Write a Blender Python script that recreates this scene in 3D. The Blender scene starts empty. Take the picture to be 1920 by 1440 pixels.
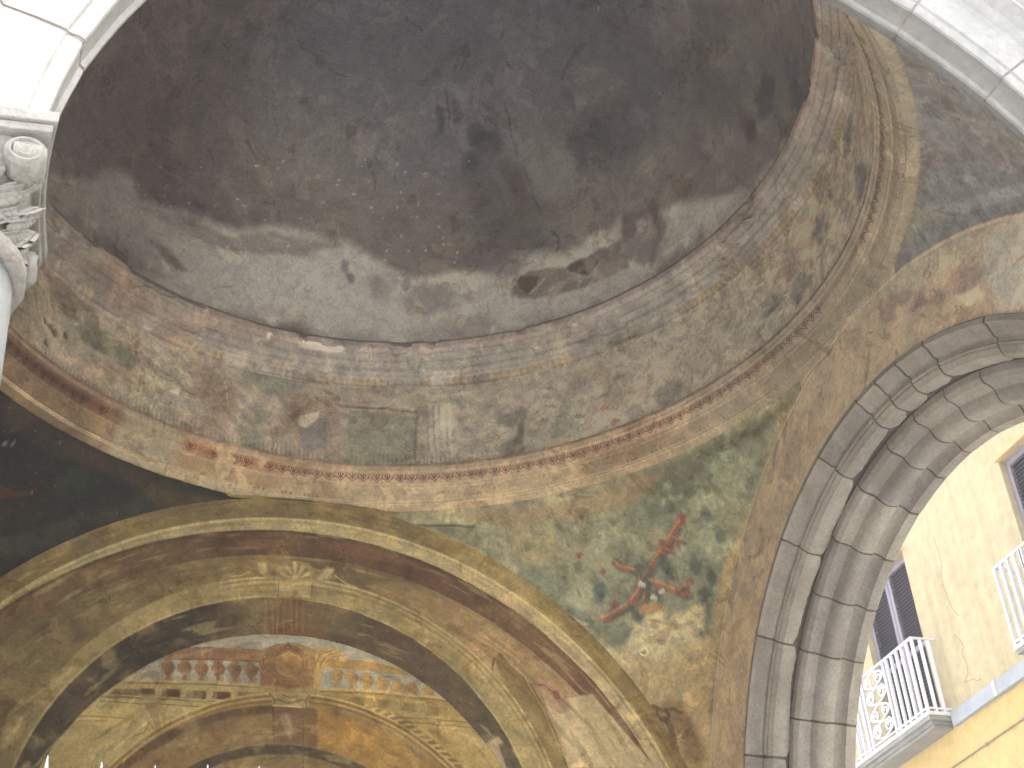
import bpy, bmesh, math, random
import numpy as np
from mathutils import Vector, Matrix

# ------------------------------------------------------------------ camera, light
S = 2.8                      # metres per model unit
Z0 = 1.470                   # springing line above the street, in units
CC = np.array([-0.57465, -2.14121, -0.89871])
FW = np.array([0.28324, 0.76509, 0.57829])
RT = np.array([0.95010, -0.30601, -0.06049])
UP = np.array([-0.13068, -0.56657, 0.81359])
FPX = 2683.0
scene = bpy.context.scene
COL = scene.collection

def T(v):
    v = np.asarray(v, float)
    return (v + np.array([0, 0, Z0])) * S

cam_d = bpy.data.cameras.new('camera')
cam = bpy.data.objects.new('camera', cam_d)
COL.objects.link(cam)
cam_d.sensor_width = 36
cam_d.lens = FPX / 1920 * 36
cam_d.clip_start = 0.05
cam_d.clip_end = 600
m = Matrix(((RT[0], UP[0], -FW[0]), (RT[1], UP[1], -FW[1]), (RT[2], UP[2], -FW[2]))).to_4x4()
m.translation = Vector(T(CC))
cam.matrix_world = m
scene.camera = cam

SUN_DIR = Vector((0.24, -0.06, 0.97)).normalized()      # towards the sun
world = bpy.data.worlds.new('World')
scene.world = world
world.use_nodes = True
wn = world.node_tree.nodes
wl = world.node_tree.links
bg = wn['Background']
sky = wn.new('ShaderNodeTexSky')
sky.sky_type = 'NISHITA'
sky.sun_disc = False
sky.sun_elevation = math.asin(SUN_DIR.z)
sky.sun_rotation = math.atan2(SUN_DIR.x, SUN_DIR.y)
sky.dust_density = 4.0
hs = wn.new('ShaderNodeHueSaturation'); hs.inputs['Saturation'].default_value = 0.40     # thin bright overcast
wl.new(sky.outputs[0], hs.inputs['Color']); wl.new(hs.outputs[0], bg.inputs[0])
bg.inputs[1].default_value = 0.15
sl = bpy.data.lights.new('sun', 'SUN')
sl.energy = 1.5
sl.angle = math.radians(35)
sl.color = (1.0, 0.975, 0.93)
sun = bpy.data.objects.new('sun', sl)
sun.rotation_euler = SUN_DIR.to_track_quat('Z', 'Y').to_euler()
sun.location = (-20, -20, 30)
COL.objects.link(sun)
scene.view_settings.view_transform = 'Standard'
scene.view_settings.look = 'None'
scene.view_settings.gamma = 1
scene.view_settings.use_curve_mapping = False
scene.view_settings.exposure = 2.62
scene.cycles.max_bounces = 10
scene.cycles.diffuse_bounces = 8

# model constants, in units (springing line of the arches = z 0)
W = 1.0444
OX, OY = 0.0324, 0.0381      # dome centre
BX, RY = 0.0281, 0.0334      # centres of the back and side wall arches
RO = 1.0415
rng = np.random.default_rng(5)
random.seed(5)

# ------------------------------------------------------------------ numpy helpers
def ray(uv):
    uv = np.atleast_2d(np.asarray(uv, float))
    return FW + ((uv[:, 0] - 960) / FPX)[:, None] * RT - ((uv[:, 1] - 720) / FPX)[:, None] * UP

def on_plane(uv, ax, v):
    D = ray(uv)
    t = (v - CC[ax]) / D[:, ax]
    return CC + t[:, None] * D

def on_cyl(uv, R):
    D = ray(uv)
    o = CC[:2] - np.array([OX, OY])
    a = (D[:, :2] ** 2).sum(1); b = (D[:, :2] * o).sum(1); c = o @ o - R * R
    t = (-b + np.sqrt(np.maximum(b * b - a * c, 0))) / a
    return CC + t[:, None] * D

def on_sphere(uv, cen, R):
    D = ray(uv)
    o = CC - cen
    a = (D ** 2).sum(1); b = D @ o; c = o @ o - R * R
    t = (-b + np.sqrt(np.maximum(b * b - a * c, 0))) / a
    return CC + t[:, None] * D

_tab = rng.random(65536)
def _h(i, j, k):
    return _tab[((i * 73856093) ^ (j * 19349663) ^ (k * 83492791)) & 65535]

def vnoise(P):
    f = np.floor(P).astype(np.int64)
    t = P - f
    t = t * t * (3 - 2 * t)
    i, j, k = f[:, 0], f[:, 1], f[:, 2]
    r = 0
    for a in (0, 1):
        wa = t[:, 0] if a else 1 - t[:, 0]
        for b in (0, 1):
            wb = t[:, 1] if b else 1 - t[:, 1]
            for c in (0, 1):
                wc = t[:, 2] if c else 1 - t[:, 2]
                r = r + wa * wb * wc * _h(i + a, j + b, k + c)
    return r

def fbm(P, scale, octv=4, seed=0, gain=0.55):
    s = 0; a = 1; n = 0
    P = P * scale + seed * 17.31
    for o in range(octv):
        s = s + a * vnoise(P)
        n += a; a *= gain
        P = P * 2.03 + 5.2
    return s / n

def cells(P, scale, seed=0):
    """F2-F1 and a per-cell random value."""
    Q = P * scale + seed * 11.7
    f = np.floor(Q).astype(np.int64)
    d1 = np.full(len(Q), 9.0); d2 = np.full(len(Q), 9.0); idv = np.zeros(len(Q))
    for a in (-1, 0, 1):
        for b in (-1, 0, 1):
            for c in (-1, 0, 1):
                g = f + np.array([a, b, c])
                off = np.stack([_h(g[:, 0], g[:, 1], g[:, 2]), _h(g[:, 1] + 7, g[:, 2], g[:, 0]), _h(g[:, 2], g[:, 0] + 3, g[:, 1])], 1)
                d = np.linalg.norm(g + off - Q, axis=1)
                rv = _h(g[:, 0] + 31, g[:, 1], g[:, 2] + 5)
                closer = d < d1
                d2 = np.where(closer, d1, np.minimum(d2, d))
                idv = np.where(closer, rv, idv)
                d1 = np.where(closer, d, d1)
    return d2 - d1, idv

def sm(x, a, b):
    t = np.clip((x - a) / (b - a), 0, 1)
    return t * t * (3 - 2 * t)

def lin(*c):
    c = np.array(c, float) / 255
    return np.where(c < 0.04045, c / 12.92, ((c + 0.055) / 1.055) ** 2.4)

# ------------------------------------------------------------------ object helpers
LOC = {}
def meta(o, label=None, cat=None, group=None, kind=None):
    if label: o['label'] = label
    if cat: o['category'] = cat
    if group: o['group'] = group
    if kind: o['kind'] = kind
    return o

def thing(name, loc, label, cat, group=None, kind=None):
    o = bpy.data.objects.new(name, None)
    COL.objects.link(o)
    w = T(loc)
    o.location = w
    o.empty_display_size = 0.2
    LOC[o.name] = np.array(w)
    return meta(o, label, cat, group, kind)

def link(name, me, parent=None, loc=None):
    o = bpy.data.objects.new(name, me)
    COL.objects.link(o)
    p = LOC[parent.name] if parent else np.zeros(3)
    w = np.array(T(loc)) if loc is not None else p
    o.location = w - p
    LOC[o.name] = w
    if parent: o.parent = parent
    return o

def sharpen(o, ang=28):
    o.data.set_sharp_from_angle(angle=math.radians(ang)); return o

def mesh_np(name, V, F, mat, parent=None, col=None, smooth=True, loc=None):
    """V in units (world), F (n,4) or (n,3) int array, or a list of tuples."""
    base = T(loc) if loc is not None else (LOC[parent.name] if parent else np.zeros(3))
    Vw = (T(V) - base).astype(np.float32)
    me = bpy.data.meshes.new(name)
    if isinstance(F, np.ndarray):
        k = F.shape[1]
        me.vertices.add(len(Vw)); me.vertices.foreach_set('co', Vw.ravel())
        me.loops.add(F.size); me.loops.foreach_set('vertex_index', F.astype(np.int32).ravel())
        me.polygons.add(len(F))
        me.polygons.foreach_set('loop_start', np.arange(0, F.size, k, dtype=np.int32))
        me.update(calc_edges=True)
    else:
        me.from_pydata(Vw.tolist(), [], [tuple(f) for f in F])
        me.update()
    me.validate()
    if smooth:
        me.polygons.foreach_set('use_smooth', np.ones(len(me.polygons), bool))
    if col is not None:
        ca = me.color_attributes.new('Col', 'FLOAT_COLOR', 'POINT')
        c4 = np.ones((len(Vw), 4), np.float32); c4[:, :3] = col
        ca.data.foreach_set('color', c4.ravel())
    if mat: me.materials.append(mat)
    return link(name, me, parent, loc)

def grid_faces(nu, nv, wrap=False):
    i = np.arange(nu if wrap else nu - 1)[:, None]; j = np.arange(nv - 1)[None, :]
    i2 = (i + 1) % nu
    a = i * nv + j; b = i2 * nv + j; c = i2 * nv + j + 1; d = i * nv + j + 1
    return np.stack([a + 0 * b, b, c, d], -1).reshape(-1, 4)

class MB:
    """collects boxes, tubes, prisms (units) into one mesh"""
    def __init__(s): s.v = []; s.f = []
    def add(s, v, f):
        n = len(s.v); s.v += [tuple(x) for x in v]; s.f += [tuple(i + n for i in q) for q in f]; return s
    def box(s, a, b):
        x0, y0, z0 = a; x1, y1, z1 = b
        v = [(x0, y0, z0), (x1, y0, z0), (x1, y1, z0), (x0, y1, z0), (x0, y0, z1), (x1, y0, z1), (x1, y1, z1), (x0, y1, z1)]
        return s.add(v, [(0, 3, 2, 1), (4, 5, 6, 7), (0, 1, 5, 4), (1, 2, 6, 5), (2, 3, 7, 6), (3, 0, 4, 7)])
    def tube(s, pts, r, n=6, cap=True):
        P = [np.array(p, float) for p in pts]
        rs = r if isinstance(r, (list, tuple, np.ndarray)) else [r] * len(P)
        v = []; f = []; ref = None
        for i, p in enumerate(P):
            d = P[min(i + 1, len(P) - 1)] - P[max(i - 1, 0)]
            d = d / (np.linalg.norm(d) + 1e-12)
            if ref is None:
                ref = np.array([0, 0, 1.]) if abs(d[2]) < 0.9 else np.array([1., 0, 0])
            a = np.cross(d, ref); a /= np.linalg.norm(a) + 1e-12
            b = np.cross(d, a); ref = -b if False else np.cross(a, d)
            for k in range(n):
                t = 2 * math.pi * k / n
                v.append(p + rs[i] * (math.cos(t) * a + math.sin(t) * b))
        for i in range(len(P) - 1):
            for k in range(n):
                k2 = (k + 1) % n
                f.append((i * n + k, i * n + k2, (i + 1) * n + k2, (i + 1) * n + k))
        if cap:
            f.append(tuple(range(n))[::-1]); f.append(tuple((len(P) - 1) * n + k for k in range(n)))
        return s.add(v, f)
    def lathe(s, prof, cen, n=32, caps=True):
        v = []; f = []
        for i in range(n):
            t = 2 * math.pi * i / n
            for (r, z) in prof: v.append((cen[0] + r * math.cos(t), cen[1] + r * math.sin(t), z))
        m_ = len(prof)
        for i in range(n):
            i2 = (i + 1) % n
            for j in range(m_ - 1): f.append((i * m_ + j, i2 * m_ + j, i2 * m_ + j + 1, i * m_ + j + 1))
        if caps: f.append(tuple(i * m_ for i in range(n))[::-1]); f.append(tuple(i * m_ + m_ - 1 for i in range(n)))
        return s.add(v, f)
    def build(s, name, mat, parent=None, smooth=False, loc=None, bevel=0):
        o = mesh_np(name, np.array(s.v), s.f, mat, parent, None, smooth, loc)
        if bevel:
            b = o.modifiers.new('bevel', 'BEVEL'); b.width = bevel * S; b.segments = 2; b.limit_method = 'ANGLE'
        return o

def copy_tree(o, parent=None):
    c = o.copy(); COL.objects.link(c)
    if parent: c.parent = parent
    for ch in [x for x in list(COL.objects) if x.parent == o]: copy_tree(ch, c)
    return c

# ------------------------------------------------------------------ materials
def new_mat(name, rough=0.85):
    m = bpy.data.materials.new(name); m.use_nodes = True
    b = m.node_tree.nodes['Principled BSDF']
    b.inputs['Roughness'].default_value = rough
    b.inputs['Specular IOR Level'].default_value = 0.25
    return m, m.node_tree, b

def N(nt, t, **kw):
    n = nt.nodes.new(t)
    for k, v in kw.items(): setattr(n, k, v)
    return n

def noise(nt, scale, detail=6, rough=0.6, coord=None, dist=0.0):
    n = N(nt, 'ShaderNodeTexNoise')
    n.inputs['Scale'].default_value = scale; n.inputs['Detail'].default_value = detail
    n.inputs['Roughness'].default_value = rough; n.inputs['Distortion'].default_value = dist
    nt.links.new(coord, n.inputs['Vector'])
    return n.outputs['Fac']

def ramp(nt, src, a, b, ca=(0, 0, 0, 1), cb=(1, 1, 1, 1)):
    r = N(nt, 'ShaderNodeValToRGB')
    r.color_ramp.elements[0].position = a; r.color_ramp.elements[0].color = ca
    r.color_ramp.elements[1].position = b; r.color_ramp.elements[1].color = cb
    nt.links.new(src, r.inputs[0]); return r.outputs[0]

def mixc(nt, fac, a, b, mode='MIX'):
    m = N(nt, 'ShaderNodeMix', data_type='RGBA', blend_type=mode)
    for s_, i in ((fac, 0), (a, 6), (b, 7)):
        if isinstance(s_, (int, float)): m.inputs[i].default_value = s_
        elif isinstance(s_, (tuple, list)): m.inputs[i].default_value = s_
        else: nt.links.new(s_, m.inputs[i])
    return m.outputs[2]

def bump(nt, b, h, strength, dist):
    n = N(nt, 'ShaderNodeBump'); n.inputs['Strength'].default_value = strength; n.inputs['Distance'].default_value = dist
    nt.links.new(h, n.inputs['Height']); nt.links.new(n.outputs[0], b.inputs['Normal'])

def mat_fresco(name, fine=0.35, bstr=0.35, light_flecks=0.5, grime=0.5):
    m, nt, b = new_mat(name, 0.9)
    co = N(nt, 'ShaderNodeNewGeometry').outputs['Position']
    at = N(nt, 'ShaderNodeAttribute', attribute_name='Col').outputs['Color']
    n1 = noise(nt, 9, 8, 0.68, co, 0.4)
    n2 = noise(nt, 42, 5, 0.7, co)
    n3 = noise(nt, 2.3, 6, 0.62, co, 0.8)
    v1 = ramp(nt, n1, 0.3, 0.7, (1 - fine, 1 - fine, 1 - fine * 0.9, 1), (1 + fine * .6, 1 + fine * .58, 1 + fine * .5, 1))
    c = mixc(nt, 1.0, at, v1, 'MULTIPLY')
    v2 = ramp(nt, n2, 0.35, 0.68, (.84, .83, .82, 1), (1.13, 1.12, 1.1, 1))
    c = mixc(nt, 1.0, c, v2, 'MULTIPLY')
    n5 = noise(nt, 2.6, 12, 0.62, co, 0.6)
    l5 = ramp(nt, n5, 0.56, 0.57)
    c = mixc(nt, l5, c, mixc(nt, 1.0, c, (1.22, 1.2, 1.16, 1), 'MULTIPLY'))
    n6 = noise(nt, 3.4, 12, 0.66, co, 1.1)
    l6 = ramp(nt, n6, 0.585, 0.60)
    c = mixc(nt, l6, c, mixc(nt, 1.0, c, (.80, .74, .68, 1), 'MULTIPLY'))
    n7 = noise(nt, 110, 3, 0.7, co)
    c = mixc(nt, 1.0, c, ramp(nt, n7, 0.3, 0.7, (.9, .9, .9, 1), (1.09, 1.09, 1.09, 1)), 'MULTIPLY')
    # brown water stains
    g = ramp(nt, n3, 0.52, 0.66)
    gm = N(nt, 'ShaderNodeMath', operation='MULTIPLY'); nt.links.new(g, gm.inputs[0]); gm.inputs[1].default_value = grime
    c = mixc(nt, gm.outputs[0], c, mixc(nt, 1.0, c, (.72, .62, .52, 1), 'MULTIPLY'))
    # small pale losses of paint
    n4 = noise(nt, 26, 3, 0.5, co, 1.2)
    f = ramp(nt, n4, 0.69, 0.73)
    fm = N(nt, 'ShaderNodeMath', operation='MULTIPLY'); nt.links.new(f, fm.inputs[0]); fm.inputs[1].default_value = light_flecks
    c = mixc(nt, fm.outputs[0], c, (.42, .39, .34, 1))
    # hairline cracks
    vo = N(nt, 'ShaderNodeTexVoronoi', feature='DISTANCE_TO_EDGE'); vo.inputs['Scale'].default_value = 2.6
    wv = N(nt, 'ShaderNodeVectorMath', operation='ADD')
    ns = N(nt, 'ShaderNodeTexNoise'); ns.inputs['Scale'].default_value = 5; ns.inputs['Detail'].default_value = 4
    nt.links.new(co, ns.inputs['Vector']); nt.links.new(co, wv.inputs[0]); nt.links.new(ns.outputs['Color'], wv.inputs[1])
    nt.links.new(wv.outputs[0], vo.inputs['Vector'])
    cr = ramp(nt, vo.outputs['Distance'], 0.0, 0.006, (1, 1, 1, 1), (0, 0, 0, 1))
    br = ramp(nt, noise(nt, 1.7, 3, .5, co), 0.5, 0.6)
    cm = N(nt, 'ShaderNodeMath', operation='MULTIPLY'); nt.links.new(cr, cm.inputs[0]); nt.links.new(br, cm.inputs[1])
    cm2 = N(nt, 'ShaderNodeMath', operation='MULTIPLY'); nt.links.new(cm.outputs[0], cm2.inputs[0]); cm2.inputs[1].default_value = 0.45
    c = mixc(nt, cm2.outputs[0], c, (.07, .055, .045, 1))
    nt.links.new(c, b.inputs['Base Color'])
    hh = N(nt, 'ShaderNodeMath', operation='ADD'); nt.links.new(n1, hh.inputs[0])
    h2 = N(nt, 'ShaderNodeMath', operation='MULTIPLY'); nt.links.new(n2, h2.inputs[0]); h2.inputs[1].default_value = 0.35
    nt.links.new(h2.outputs[0], hh.inputs[1])
    h3 = N(nt, 'ShaderNodeMath', operation='MULTIPLY_ADD'); nt.links.new(l6, h3.inputs[0]); h3.inputs[1].default_value = -0.25; nt.links.new(hh.outputs[0], h3.inputs[2])
    bump(nt, b, h3.outputs[0], bstr, 0.03)
    return m

def mat_stone(name, c1, c2, dirt, s=1.0, bstr=0.4, rough=0.8, vary=True, dirt_amt=0.6):
    m, nt, b = new_mat(name, rough)
    co = N(nt, 'ShaderNodeNewGeometry').outputs['Position']
    n1 = noise(nt, 3.2 * s, 7, 0.62, co, 0.5)
    n2 = noise(nt, 28 * s, 6, 0.7, co)
    n3 = noise(nt, 1.1 * s, 5, 0.6, co, 1.0)
    c = mixc(nt, ramp(nt, n1, 0.32, 0.68), (*c1, 1), (*c2, 1))
    if vary:
        oi = N(nt, 'ShaderNodeObjectInfo').outputs['Random']
        c = mixc(nt, 1.0, c, ramp(nt, oi, 0, 1, (.80, .80, .82, 1), (1.14, 1.11, 1.05, 1)), 'MULTIPLY')
    g = ramp(nt, n3, 0.5, 0.72)
    gm = N(nt, 'ShaderNodeMath', operation='MULTIPLY'); nt.links.new(g, gm.inputs[0]); gm.inputs[1].default_value = dirt_amt
    c = mixc(nt, gm.outputs[0], c, (*dirt, 1))
    c = mixc(nt, 1.0, c, ramp(nt, n2, 0.3, 0.7, (.82, .82, .82, 1), (1.12, 1.12, 1.12, 1)), 'MULTIPLY')
    nt.links.new(c, b.inputs['Base Color'])
    hh = N(nt, 'ShaderNodeMath', operation='ADD'); nt.links.new(n1, hh.inputs[0])
    h2 = N(nt, 'ShaderNodeMath', operation='MULTIPLY'); nt.links.new(n2, h2.inputs[0]); h2.inputs[1].default_value = 0.4
    nt.links.new(h2.outputs[0], hh.inputs[1])
    bump(nt, b, hh.outputs[0], bstr, 0.03)
    return m

def mat_plain(name, c, rough=0.5, var=0.12, s=8.0, metallic=0.0, bstr=0.1):
    m, nt, b = new_mat(name, rough)
    co = N(nt, 'ShaderNodeNewGeometry').outputs['Position']
    n1 = noise(nt, s, 6, 0.65, co)
    v = ramp(nt, n1, 0.3, 0.7, tuple(x * (1 - var) for x in c) + (1,), tuple(min(1, x * (1 + var)) for x in c) + (1,))
    nt.links.new(v, b.inputs['Base Color']); b.inputs['Metallic'].default_value = metallic
    bump(nt, b, n1, bstr, 0.01)
    return m

M = {}
M['dome'] = mat_fresco('dome_fresco', 0.22, 0.25, 0.25, 0.35)
M['drum'] = mat_fresco('drum_fresco', 0.4, 0.6, 0.55, 0.6)
M['cornice'] = mat_fresco('painted_cornice', 0.3, 0.45, 0.4, 0.5)
M['pend'] = mat_fresco('pendentive_fresco', 0.4, 0.35, 0.3, 0.5)
M['lunette'] = mat_fresco('lunette_fresco', 0.28, 0.22, 0.2, 0.55)
M['wallside'] = mat_fresco('side_wall_plaster', 0.25, 0.3, 0.3, 0.5)
M['piperno'] = mat_stone('grey_carved_stone', (.37, .33, .265), (.49, .455, .39), (.31, .26, .20), 1.7, 0.7)
M['joint'] = mat_plain('dark_joint_mortar', (.15, .122, .096), 0.95, 0.3, 20)
M['marble'] = mat_stone('white_marble', (.225, .222, .208), (.305, .30, .282), (.14, .125, .10), 0.9, 0.25, 0.6, dirt_amt=0.45)
M['marble_joint'] = mat_plain('marble_joint_mortar', (.25, .21, .18), 0.95, 0.3, 20)
M['capital'] = mat_stone('carved_capital_marble', (.22, .205, .172), (.31, .295, .26), (.13, .10, .07), 3.0, 0.5, 0.75, False, 0.6)
M['plaster'] = mat_stone('exterior_plaster', (.5, .46, .38), (.58, .54, .46), (.36, .32, .27), 0.6, 0.3, 0.9, False)
M['ground'] = mat_stone('paving_stone', (.45, .455, .46), (.53, .535, .54), (.33, .33, .33), 0.7, 0.3, 0.8, False)

# ------------------------------------------------------------------ painter
def veiled(c, sat=.82, con=.75, gain=1.55, tint=(1, 1, 1)):  # flattens the paint like a milky veil, then lifts and tints it
    g = c.mean(1, keepdims=True); c = g + (c - g) * sat
    m_ = np.exp(np.log(np.clip(c, 1e-3, 1)).mean(0, keepdims=True)); m_ = .6 * m_ + .4 * m_.mean()
    return m_ * (np.clip(c, 1e-3, 1) / m_) ** con * gain * np.array(tint)

class Paint:
    """colours the vertices of a surface; shapes are given as points that `to` turns into surface coordinates"""
    def __init__(s, V, Q, to, base, seed=0, warp=0.006, wscale=14):
        s.V = V; s.to = to; s.seed = seed
        s.Q = Q + (np.stack([fbm(V, wscale, 3, seed + 3), fbm(V, wscale, 3, seed + 4)], 1) - 0.5) * 2 * warp
        s.c = np.tile(lin(*base), (len(V), 1))
        s.h = np.zeros(len(V))
    def mix(s, mask, c, a=1.0):
        mm = np.clip(mask * a, 0, 1)[:, None]
        s.c = s.c * (1 - mm) + lin(*c) * mm
        return s
    def mott(s, c, scale, lo, hi, a=1.0, seed=0, octv=5, only=None):
        lo -= .05; hi += .07
        mk = sm(fbm(s.V, scale, octv, s.seed + seed), lo, hi)
        if only is not None: mk = mk * only
        return s.mix(mk, c, a)
    def _bb(s, P, pad):
        lo = P.min(0) - pad; hi = P.max(0) + pad
        return np.nonzero((s.Q[:, 0] > lo[0]) & (s.Q[:, 0] < hi[0]) & (s.Q[:, 1] > lo[1]) & (s.Q[:, 1] < hi[1]))[0]
    def _seg(s, Q, P, closed):
        d = np.full(len(Q), 1e9)
        n = len(P)
        for i in range(n if closed else n - 1):
            a = P[i]; b = P[(i + 1) % n]; ab = b - a
            t = np.clip(((Q - a) @ ab) / (ab @ ab + 1e-12), 0, 1)
            d = np.minimum(d, np.linalg.norm(Q - a - t[:, None] * ab, axis=1))
        return d
    def mask_poly(s, px, soft=0.006, raw=False):
        P = np.array(px, float) if raw else s.to(px)
        ix = s._bb(P, soft * 2)
        mk = np.zeros(len(s.V))
        if len(ix) == 0: return mk
        Q = s.Q[ix]
        ins = np.zeros(len(Q), bool)
        n = len(P)
        for i in range(n):
            a = P[i]; b = P[(i + 1) % n]
            if a[1] == b[1]: continue
            cnd = (a[1] > Q[:, 1]) != (b[1] > Q[:, 1])
            xi = a[0] + (Q[:, 1] - a[1]) * (b[0] - a[0]) / (b[1] - a[1])
            ins ^= cnd & (Q[:, 0] < xi)
        d = s._seg(Q, P, True) * np.where(ins, 1, -1)
        mk[ix] = sm(d, -soft, soft)
        return mk
    def poly(s, px, c, a=1.0, soft=0.006, h=0.0, tex=None, raw=False):
        mk = s.mask_poly(px, soft, raw)
        if tex is not None: mk = mk * sm(fbm(s.V, tex[0], 4, s.seed + 9), tex[1], tex[2])
        s.h += mk * h
        return s.mix(mk, c, a)
    def stroke(s, px, w, c, a=1.0, h=0.0, tex=None, raw=False):
        P = np.array(px, float) if raw else s.to(px)
        ix = s._bb(P, w * 2)
        if len(ix) == 0: return s
        d = s._seg(s.Q[ix], P, False)
        mk = np.zeros(len(s.V)); mk[ix] = 1 - sm(d, w * 0.35, w * 0.75)
        if tex is not None: mk = mk * sm(fbm(s.V, tex[0], 4, s.seed + 8), tex[1], tex[2])
        s.h += mk * h
        return s.mix(mk, c, a)
    def blob(s, px, rad, c, a=1.0, soft=0.6, h=0.0):
        """soft-edged blotch"""
        P = s.to([px])[0]
        rx, ry = (rad, rad) if not isinstance(rad, tuple) else rad
        d = np.sqrt(((s.Q[:, 0] - P[0]) / rx) ** 2 + ((s.Q[:, 1] - P[1]) / ry) ** 2)
        d = d + (fbm(s.V, 1.6 / max(rx, ry), 3, s.seed + 21) - .5) * 1.3
        mk = 1 - sm(d, 1 - soft, 1 + soft * .4)
        s.h += mk * h
        return s.mix(mk, c, a)

# ------------------------------------------------------------------ ground and street
g = MB(); g.box((-60, -60, -Z0 - .2), (60, 60, -Z0)); meta(g.build('ground', M['ground']), kind='structure')
g = MB(); g.box((-W, -W, -Z0 + .002), (W, W, -Z0 + .055)); meta(g.build('loggia_floor', M['ground']), kind='structure')

# ------------------------------------------------------------------ dome
dome = thing('dome', (OX, OY, 1.04), 'shallow frescoed dome with drum and moulded painted rings over the vaulted bay', 'dome')
DC = np.array([OX, OY, 1.500]); DR = 0.930

def to_dome(px):
    X = on_sphere(px, DC, DR) - DC
    th = np.arctan2(X[:, 1], X[:, 0]); ph = np.arcsin(np.clip(X[:, 2] / DR, -1, 1))
    return np.stack([th * DR, ph * DR], 1)

def thetas(lo, hi, nf, nc):
    """fine steps between lo and hi, coarse steps on the rest of the circle"""
    a = np.linspace(lo, hi, nf, endpoint=False); b = np.linspace(hi, lo + 2 * math.pi, nc, endpoint=False)
    return np.concatenate([a, b])

th = thetas(-0.75, math.pi + 0.75, 760, 90)
ph = np.concatenate([np.linspace(0.0, 1.05, 200), np.linspace(1.07, math.pi / 2 - .002, 26)])
TH, PH = [a.ravel() for a in np.meshgrid(th, ph, indexing='ij')]
def dome_pt(TH, PH, R): return DC + np.stack([R * np.cos(PH) * np.cos(TH), R * np.cos(PH) * np.sin(TH), R * np.sin(PH)], 1)
V = dome_pt(TH, PH, DR)
p = Paint(V, np.stack([TH * DR, PH * DR], 1), to_dome, (118, 108, 98), 1, 0.012, 8)
Qd = p.Q + (np.stack([fbm(V, 26, 4, 63), fbm(V, 26, 4, 64)], 1) - .5) * .018
p.Q = p.Q + (np.stack([fbm(V, 7, 6, 61), fbm(V, 7, 6, 62)], 1) - .5) * .05
p.mott((86, 77, 70), 3.2, .46, .62, .8, 1)
p.mott((132, 122, 104), 2.4, .5, .66, .6, 2)
p.mix(sm(PH, .35, .95), (96, 92, 100), .55)  # upper shell darkened and blued in colour for fading light and glare
p.mott((86, 88, 104), 2.0, .52, .66, .5, 3, only=sm(PH, .3, .7))
p.mix(sm(TH, 1.7, 2.3) * sm(PH, .10, .35), (64, 50, 45), .85)  # brown paint at the upper left, partly standing in for shade
p.mix(sm(PH, .62, 1.0), (76, 76, 80), .7)  # crown darkened in colour, as light fades upward
# pale lower ground of the painting, also brightened as if lit, wavy upper edge
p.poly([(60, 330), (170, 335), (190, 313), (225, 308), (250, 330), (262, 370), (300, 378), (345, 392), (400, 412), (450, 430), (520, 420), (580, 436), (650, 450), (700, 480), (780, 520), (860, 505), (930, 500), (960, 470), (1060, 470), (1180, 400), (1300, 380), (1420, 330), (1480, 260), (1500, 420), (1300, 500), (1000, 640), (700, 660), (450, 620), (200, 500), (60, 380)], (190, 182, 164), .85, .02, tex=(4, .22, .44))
p.poly([(260, 385), (340, 400), (420, 440), (520, 430), (640, 455), (560, 475), (430, 470), (330, 430)], (106, 92, 84), .6, .012)
p.Q = Qd
p.poly([(160, 300), (260, 300), (300, 340), (390, 380), (450, 420), (400, 415), (330, 395), (262, 372), (250, 332), (225, 308), (190, 314)], (76, 66, 64), .6, .02)
p.poly([(100, 260), (190, 260), (300, 320), (180, 330), (120, 340)], (72, 62, 60), .5, .03)
p.poly([(640, 340), (830, 330), (900, 380), (860, 470), (700, 470), (640, 430)], (122, 108, 98), .5, .03)
p.poly([(780, 480), (920, 440), (1000, 470), (960, 520), (860, 505)], (104, 88, 84), .65, .014)
p.poly([(318, 150), (340, 168), (330, 245), (300, 252), (280, 225), (284, 180)], (46, 36, 35), .8, .008, tex=(30, .3, .5))
p.poly([(245, 86), (276, 88), (272, 150), (240, 190), (215, 170), (225, 120)], (52, 42, 42), .75, .008, tex=(26, .3, .5))
for q in ([(296, 4), (335, 6), (338, 52), (300, 58)], [(304, 88), (330, 88), (330, 116), (305, 116)], [(352, 64), (410, 50), (412, 80), (390, 106), (352, 106)], [(250, 90), (276, 90), (276, 116), (252, 116)], [(400, 8), (440, 2), (446, 20), (405, 30)], [(350, 18), (372, 20), (370, 44), (352, 44)]):
    p.poly(q, (36, 31, 33), .8, .008, tex=(26, .2, .36))
p.stroke([(240, 76), (345, 74), (460, 60)], .012, (96, 86, 84), .5)
p.poly([(420, 0), (520, 0), (470, 70), (420, 90), (400, 60)], (70, 60, 62), .6, .02)
p.poly([(318, 232), (345, 240), (352, 300), (320, 300)], (124, 100, 84), .6, .01)
p.poly([(240, 262), (272, 275), (262, 306), (236, 292)], (122, 92, 78), .6, .008)
for (x, y, rr, a) in ((828, 228, .03, .7), (856, 212, .03, .6), (897, 258, .045, .75), (925, 262, .04, .6), (890, 307, .03, .7), (875, 312, .02, .5), (918, 150, .02, .5), (1065, 185, .03, .45), (1085, 275, .05, .5), (1120, 250, .06, .45), (1020, 290, .03, .5), (645, 495, .02, .6), (653, 520, .016, .6), (1175, 200, .03, .35), (760, 530, .02, .4)):
    p.blob((x, y), (rr * .8, rr * 1.3), (58, 56, 58), a)
p.poly([(940, 310), (985, 330), (1000, 370), (975, 390), (950, 370)], (86, 70, 64), .6, .02)
p.stroke([(945, 190), (955, 240), (975, 300), (998, 350), (1012, 395)], .007, (66, 60, 60), .6, tex=(20, .3, .5))
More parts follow.
